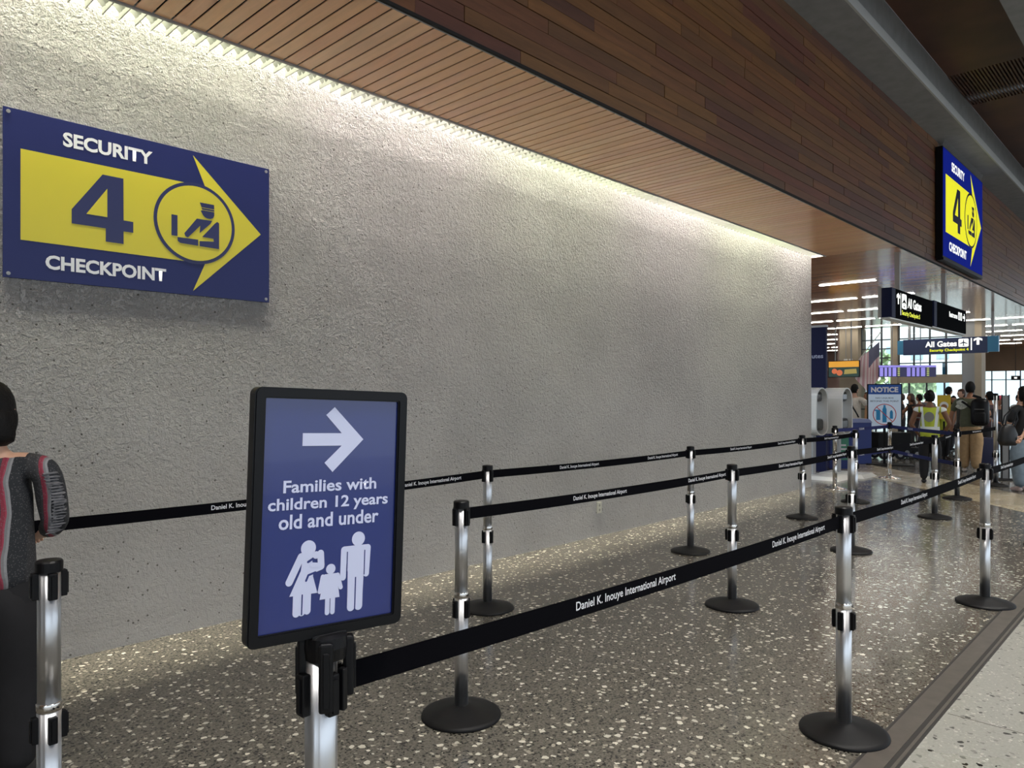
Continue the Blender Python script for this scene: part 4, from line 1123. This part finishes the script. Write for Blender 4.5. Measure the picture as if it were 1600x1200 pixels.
BB = mat('blue_bin_plastic', srgb(36,56,128), .45); BL = mat('pale_lid', srgb(140,150,190), .5); GP = mat('green_poster', srgb(78,150,124), .5)
def bin_(label, x, d, w, dp, ht, poster, rz):
    X, Y = W(x, d); t = thing('recycling_bin', label, 'bin', (X, Y, 0), rz)
    bm = bmesh.new(); bx(bm, -w/2, w/2, -dp/2, dp/2, 0, ht-.08, .012); obj('body', bm, BB, t)
    bm = bmesh.new(); lo = [bm.verts.new(p) for p in ((-w/2-.01, -dp/2-.01, ht-.08), (w/2+.01, -dp/2-.01, ht-.08), (w/2+.01, dp/2+.01, ht-.08), (-w/2-.01, dp/2+.01, ht-.08))]
    hi = [bm.verts.new((v.co.x*.86, v.co.y*.8, ht)) for v in lo]; bm.faces.new(lo[::-1]); bm.faces.new(hi)
    for i in range(4): j = (i+1) % 4; bm.faces.new((lo[i], lo[j], hi[j], hi[i]))
    fixn(bm); obj('lid', bm, BL, t)
    if poster:
        poly('poster', [(-w*.36, .18), (w*.36, .18), (w*.36, .78), (-w*.36, .78)], -dp/2-.001, GP, t)
        for zz, ww, hh in ((.66, .6, .07), (.46, .5, .035), (.38, .55, .035), (.26, .4, .04)):
            poly('poster_print', [(-w*.3*ww*1.6, zz), (w*.3*ww*1.6, zz), (w*.3*ww*1.6, zz+hh), (-w*.3*ww*1.6, zz+hh)], -dp/2-.002, M['white'], t)
    return t
bin_('blue bin with pale lid beside the notice sign', 1338, 15.9, .46, .44, .97, False, R(-48))
bin_('low blue bin with green and white poster behind the kiosks', 1311, 14.9, .42, .4, .86, True, R(-62))

ns = thing('notice_sign', 'free-standing white sign headed NOTICE with crossed-out bottles', 'sign', (*W(1382, 15.6), 0), R(HD-90-24))
box('base_plate', -.36, .55, -.25, .25, 0, .02, M['black'], ns, bev=.004)
box('post', -.025, .025, .01, .05, .02, .9, M['black'], ns)
box('frame', -.335, .335, -.015, .02, .78, 1.72, M['black'], ns, bev=.005)
poly('poster', [(-.31, .80), (.31, .80), (.31, 1.70), (-.31, 1.70)], -.015, mat('pale_blue_poster', srgb(205,222,240), .4, emis=.12), ns)  # faint glow added to brighten the printed poster, no lamp behind it
poly('header', [(-.31, 1.50), (.31, 1.50), (.31, 1.70), (-.31, 1.70)], -.016, mat('blue_header', srgb(20,82,170), .4), ns)
text('NOTICE', -.26, .26, 1.54, 1.655, -.0175, M['white'], ns, .045)
GT = mat('grey_print', srgb(90,110,135), .5)
text('NO LIQUIDS', -.17, .17, 1.40, 1.435, -.0165, GT, ns, .015); text('BEYOND THIS POINT', -.27, .27, 1.335, 1.37, -.0165, GT, ns, .015)
CY = mat('cyan_bottle_print', srgb(40,150,210), .5)
poly('bottle_symbol', [[(-.16,.95),(-.08,.95),(-.08,1.14),(-.16,1.14)], [(-.04,.90),(.04,.90),(.04,1.18),(.02,1.23),(.02,1.27),(-.02,1.27),(-.02,1.23),(-.04,1.18)], [(.10,.98),(.16,.98),(.16,1.12),(.14,1.16),(.12,1.16),(.10,1.12)], [(-.19,1.14),(-.08,1.14),(-.08,1.17),(-.19,1.17)]], -.016, CY, ns)
RP = mat('red_print', srgb(200,50,60), .5)
bm = bmesh.new(); ringmesh(bm, circ(0, 1.07, .225, 40), circ(0, 1.07, .210, 40), -.0175, -.0165); fixn(bm); obj('prohibition_ring', bm, RP, ns)
poly('prohibition_bar', [(-.155, 1.222), (-.145, 1.232), (.160, .918), (.150, .908)], -.018, RP, ns)

# yellow board behind the vest worker
yb = thing('notice_board', 'yellow board with rounded white emblem behind the hi-vis worker', 'sign', (*W(1475, 16.2), 0), R(HD-90-30))
box('post', -.02, .02, 0, .03, 0, .9, M['black'], yb); box('foot', -.2, .2, -.15, .15, 0, .02, M['black'], yb)
box('board', -.13, .13, -.02, 0, .95, 1.48, mat('yellow_board', srgb(208,178,48), .5), yb); poly('emblem', circ(0, 1.25, .085, 24), -.021, M['whitepaint'], yb); poly('emblem', circ(0, 1.22, .06, 24), -.022, mat('board_brown', srgb(150,100,60), .5), yb)

# grey slim pylon near the right edge
py_ = thing('slim_pylon', 'slim grey panel post with black edges between pink cap traveller and woman in black', 'post', (*W(1571, 12.8), 0), R(HD-90-30))
box('panel', -.045, .045, -.02, .02, .02, 1.48, M['grey'], py_); box('edge', -.06, -.045, -.03, .03, .02, 1.49, M['black'], py_); box('edge', .045, .06, -.03, .03, .02, 1.49, M['black'], py_)
bm = bmesh.new(); lathe(bm, [(.22, 0), (.21, .015), (.05, .03)], 28); obj('base', bm, M['base'], py_)

# trolley with wheels behind the navy belts
tr = thing('luggage_trolley', 'black low trolley with grey wheels behind the navy belts', 'trolley', (*W(1402, 17.0), 0), R(HD-90))
box('deck', -.55, .42, -.25, .25, .22, .27, M['black'], tr); box('basket', -.55, .2, -.24, .24, .27, .62, M['base'], tr, bev=.02)
bm = bmesh.new(); tube(bm, (.42, 0, .25), (.55, 0, .95), .015); tube(bm, (.55, -.22, .95), (.55, .22, .95), .015); obj('handle', bm, M['grey'], tr)
for sx in (-.42, -.05, .34):
    for sy in (-.22, .22):
        bm = bmesh.new(); tube(bm, (sx, sy-.015, .12), (sx, sy+.015, .12), .12, n=20); w_ = obj('wheel', bm, M['black'], tr)
        bm = bmesh.new(); tube(bm, (sx, sy-.018, .12), (sx, sy+.018, .12), .06, n=16); obj('hub', bm, M['grey'], w_)

# ad screen, flag, flight boards
ad = thing('advert_screen', 'wide advertising screen with orange band hung before the beige column', 'screen', (24.6, 9.08, 2.05), R(-90))
AW, AH = .98, .54
box('case', 0, AW, 0, .06, 0, AH, M['black'], ad)
poly('picture', [(.02, .02), (AW-.02, .02), (AW-.02, AH-.02), (.02, AH-.02)], -.001, mat('advert_dark_green', srgb(28,58,48), .3, emis=.4), ad)
poly('headline_band', [(.02, AH-.21), (AW-.02, AH-.21), (AW-.02, AH-.02), (.02, AH-.02)], -.002, mat('advert_orange', srgb(240,170,50), .3, emis=.5), ad)
poly('fruit', [circ(.20, .20, .085, 20), circ(.36, .15, .095, 20)], -.003, mat('advert_papaya', srgb(232,120,70), .3, emis=.4), ad)
poly('fruit', [[(.5,.1),(.9,.12),(.88,.27),(.52,.25)]], -.003, mat('advert_gold', srgb(190,170,90), .3, emis=.3), ad)
box('hanger', .2, .23, .02, .05, AH, ZC-2.05+.02, M['grey'], ad); box('hanger', .7, .73, .02, .05, AH, ZC-2.05+.02, M['grey'], ad)

# two small white boxes with conduits on the column
for yy, w in ((8.88, 'left'), (8.72, 'right')):
    jb = thing('junction_box', w + ' small white box with conduit on the beige column', 'box', (XG-.35, yy, 2.55))
    box('box', -.06, 0, -.05, .05, 0, .14, M['whitepaint'], jb); box('conduit', -.03, -.01, -.008, .008, .14, ZC-2.55, M['grey'], jb)

def flag_mat():
    m, t, b = nt('faded_flag_cloth'); n = N(t)
    tc = n.new('ShaderNodeUVMap'); sep = n.new('ShaderNodeSeparateXYZ'); n.l(tc.outputs[0], sep.inputs[0])
    st_ = n.math('GREATER_THAN', n.math('FRACT', n.math('MULTIPLY', sep.outputs[1], 6.5)), .5)
    c = n.mix(st_, srgb(222,206,206), srgb(202,158,162))
    can = n.math('MULTIPLY', n.math('LESS_THAN', sep.outputs[0], .40), n.math('GREATER_THAN', sep.outputs[1], .4615))
    sv = n.new('ShaderNodeVectorMath', operation='MULTIPLY'); n.l(tc.outputs[0], sv.inputs[0]); sv.inputs[1].default_value = (25, 16, 1)
    fx = n.new('ShaderNodeVectorMath', operation='FRACTION'); n.l(sv.outputs[0], fx.inputs[0])
    s2_ = n.new('ShaderNodeVectorMath', operation='DISTANCE'); n.l(fx.outputs[0], s2_.inputs[0]); s2_.inputs[1].default_value = (.5, .5, 0)
    star = n.math('LESS_THAN', s2_.outputs['Value'], .26)
    blue = n.mix(star, srgb(44,46,84), srgb(190,190,205))
    n.l(n.mix(can, c, blue), b.inputs['Base Color']); b.inputs['Roughness'].default_value = .8
    b.inputs['Transmission Weight'].default_value = 0
    return m
fg = thing('flag', 'faded American flag hanging from a slanted pole beside the column', 'flag', (0, 0, 0))
dF = 23.6
def PW(x, y, d=dF): a_ = W(x, d); return Vector((a_[0], a_[1], Z(y, d)))
tip = PW(1375.5, 520); bot = PW(1336, 569)
bm = bmesh.new(); tube(bm, bot, tip, .014, n=10); tube(bm, tip, tip+Vector((0, 0, .02)), .03, n=10)
obj('pole', bm, mat('pale_pole', srgb(205,200,190), .4), fg)
bm = bmesh.new(); tube(bm, (bot.x-.03, bot.y-.02, bot.z), (25.66, 8.60, bot.z-.04), .025, n=10); obj('bracket', bm, M['grey'], fg)
me = bpy.data.meshes.new('cloth'); NU, NV_ = 24, 16; vs = []; uvs = []
top = PW(1374, 534); low = PW(1343, 560)
# fly end corners once the cloth has dropped
flyT = PW(1374, 588); flyL = PW(1337, 591); flyB = PW(1357, 616)
for i in range(NU+1):
    for j in range(NV_+1):
        u = i/NU; v = j/NV_     # u from hoist to fly, v from lower hoist to top
        hst = low.lerp(top, v); fly = flyB.lerp(flyT, v) if v > 0 else flyB
        fly = (flyL.lerp(flyB, v/.5) if v < .5 else flyB.lerp(flyT, (v-.5)/.5))
        p_ = hst.lerp(fly, u)
        fold = .05*math.sin(v*9.5+u*1.5)*u**.6
        p_ = p_ + Vector((CU*fold, SU*fold, 0)); vs.append(p_); uvs.append((u, v))
fcs = [(i*(NV_+1)+j, (i+1)*(NV_+1)+j, (i+1)*(NV_+1)+j+1, i*(NV_+1)+j+1) for i in range(NU) for j in range(NV_)]
me.from_pydata([tuple(v) for v in vs], [], fcs); uvl = me.uv_layers.new(name='UVMap')
for lp in me.loops: uvl.data[lp.index].uv = uvs[lp.vertex_index]
me.materials.append(flag_mat()); fo = bpy.data.objects.new('cloth', me); C.objects.link(fo); fo.parent = fg
for q in me.polygons: q.use_smooth = True
fb = [mat('flight_board_violet', srgb(140,130,215), .3, emis=.7), mat('flight_board_dark', srgb(40,38,80), .3, emis=.4), mat('flight_board_lime', srgb(190,200,110), .3, emis=.5)]
for n__, (xa, xb) in enumerate(((1373, 1411), (1415, 1457))):
    d = 22.5
    a_ = PW(xa, 571, d)
    s = thing('flight_board', ('left', 'right')[n__] + ' violet flight information board hung before the far windows', 'screen', (a_.x, a_.y, Z(589, d)), R(-60))
    w_ = (xb-xa)/F*d/math.cos(R(60-90+HD) if False else R(13)); h_ = 18/F*d
    box('case', 0, w_, 0, .07, 0, h_, M['black'], s)
    poly('screen', [(.0, .0), (w_, .0), (w_, h_-.0), (0, h_)], -.001, fb[1], s)
    poly('header_row', [(0, h_-.06), (w_, h_-.06), (w_, h_), (0, h_)], -.002, fb[0], s)
    for cx0, cx1 in ((.03, .12), (.16, .23), (.27, .34), (.38, .48)):
        poly('text_column', [(cx0*w_/.75, .02), (cx1*w_/.75, .02), (cx1*w_/.75, h_-.07), (cx0*w_/.75, h_-.07)], -.002, fb[0], s)
    for k in range(5): poly('status_row', [(.52*w_/.75, .03+k*.055), (.58*w_/.75, .03+k*.055), (.58*w_/.75, .06+k*.055), (.52*w_/.75, .06+k*.055)], -.002, fb[2], s)
    box('hanger', w_/2-.01, w_/2+.01, .02, .05, h_, ZC-Z(589, d)+.02, M['grey'], s)

# far right little hanging sign and blue pole sign
d = 30
sg = thing('hanging_sign', 'tiny black sign hanging on a rod at the far right windows', 'sign', (*W(1580, d), Z(594, d)), R(HD-90-30))
box('panel', 0, .30, 0, .05, 0, .18, M['black'], sg); box('rod', .14, .16, .01, .03, .18, ZC-Z(594, d)+.02, M['black'], sg); poly('symbol', [(.10,.06),(.20,.06),(.20,.13),(.10,.13)], -.001, M['whiteglow'], sg)
d = 24
bs = thing('pole_sign', 'slim light blue vertical sign hanging before the far windows', 'sign', (*W(1473, d), Z(586, d)), R(-60))
box('panel', 0, .14, 0, .04, 0, .40, LB, bs); box('rod', .05, .09, .01, .03, .40, ZC-Z(586, d)+.02, M['whitepaint'], bs)
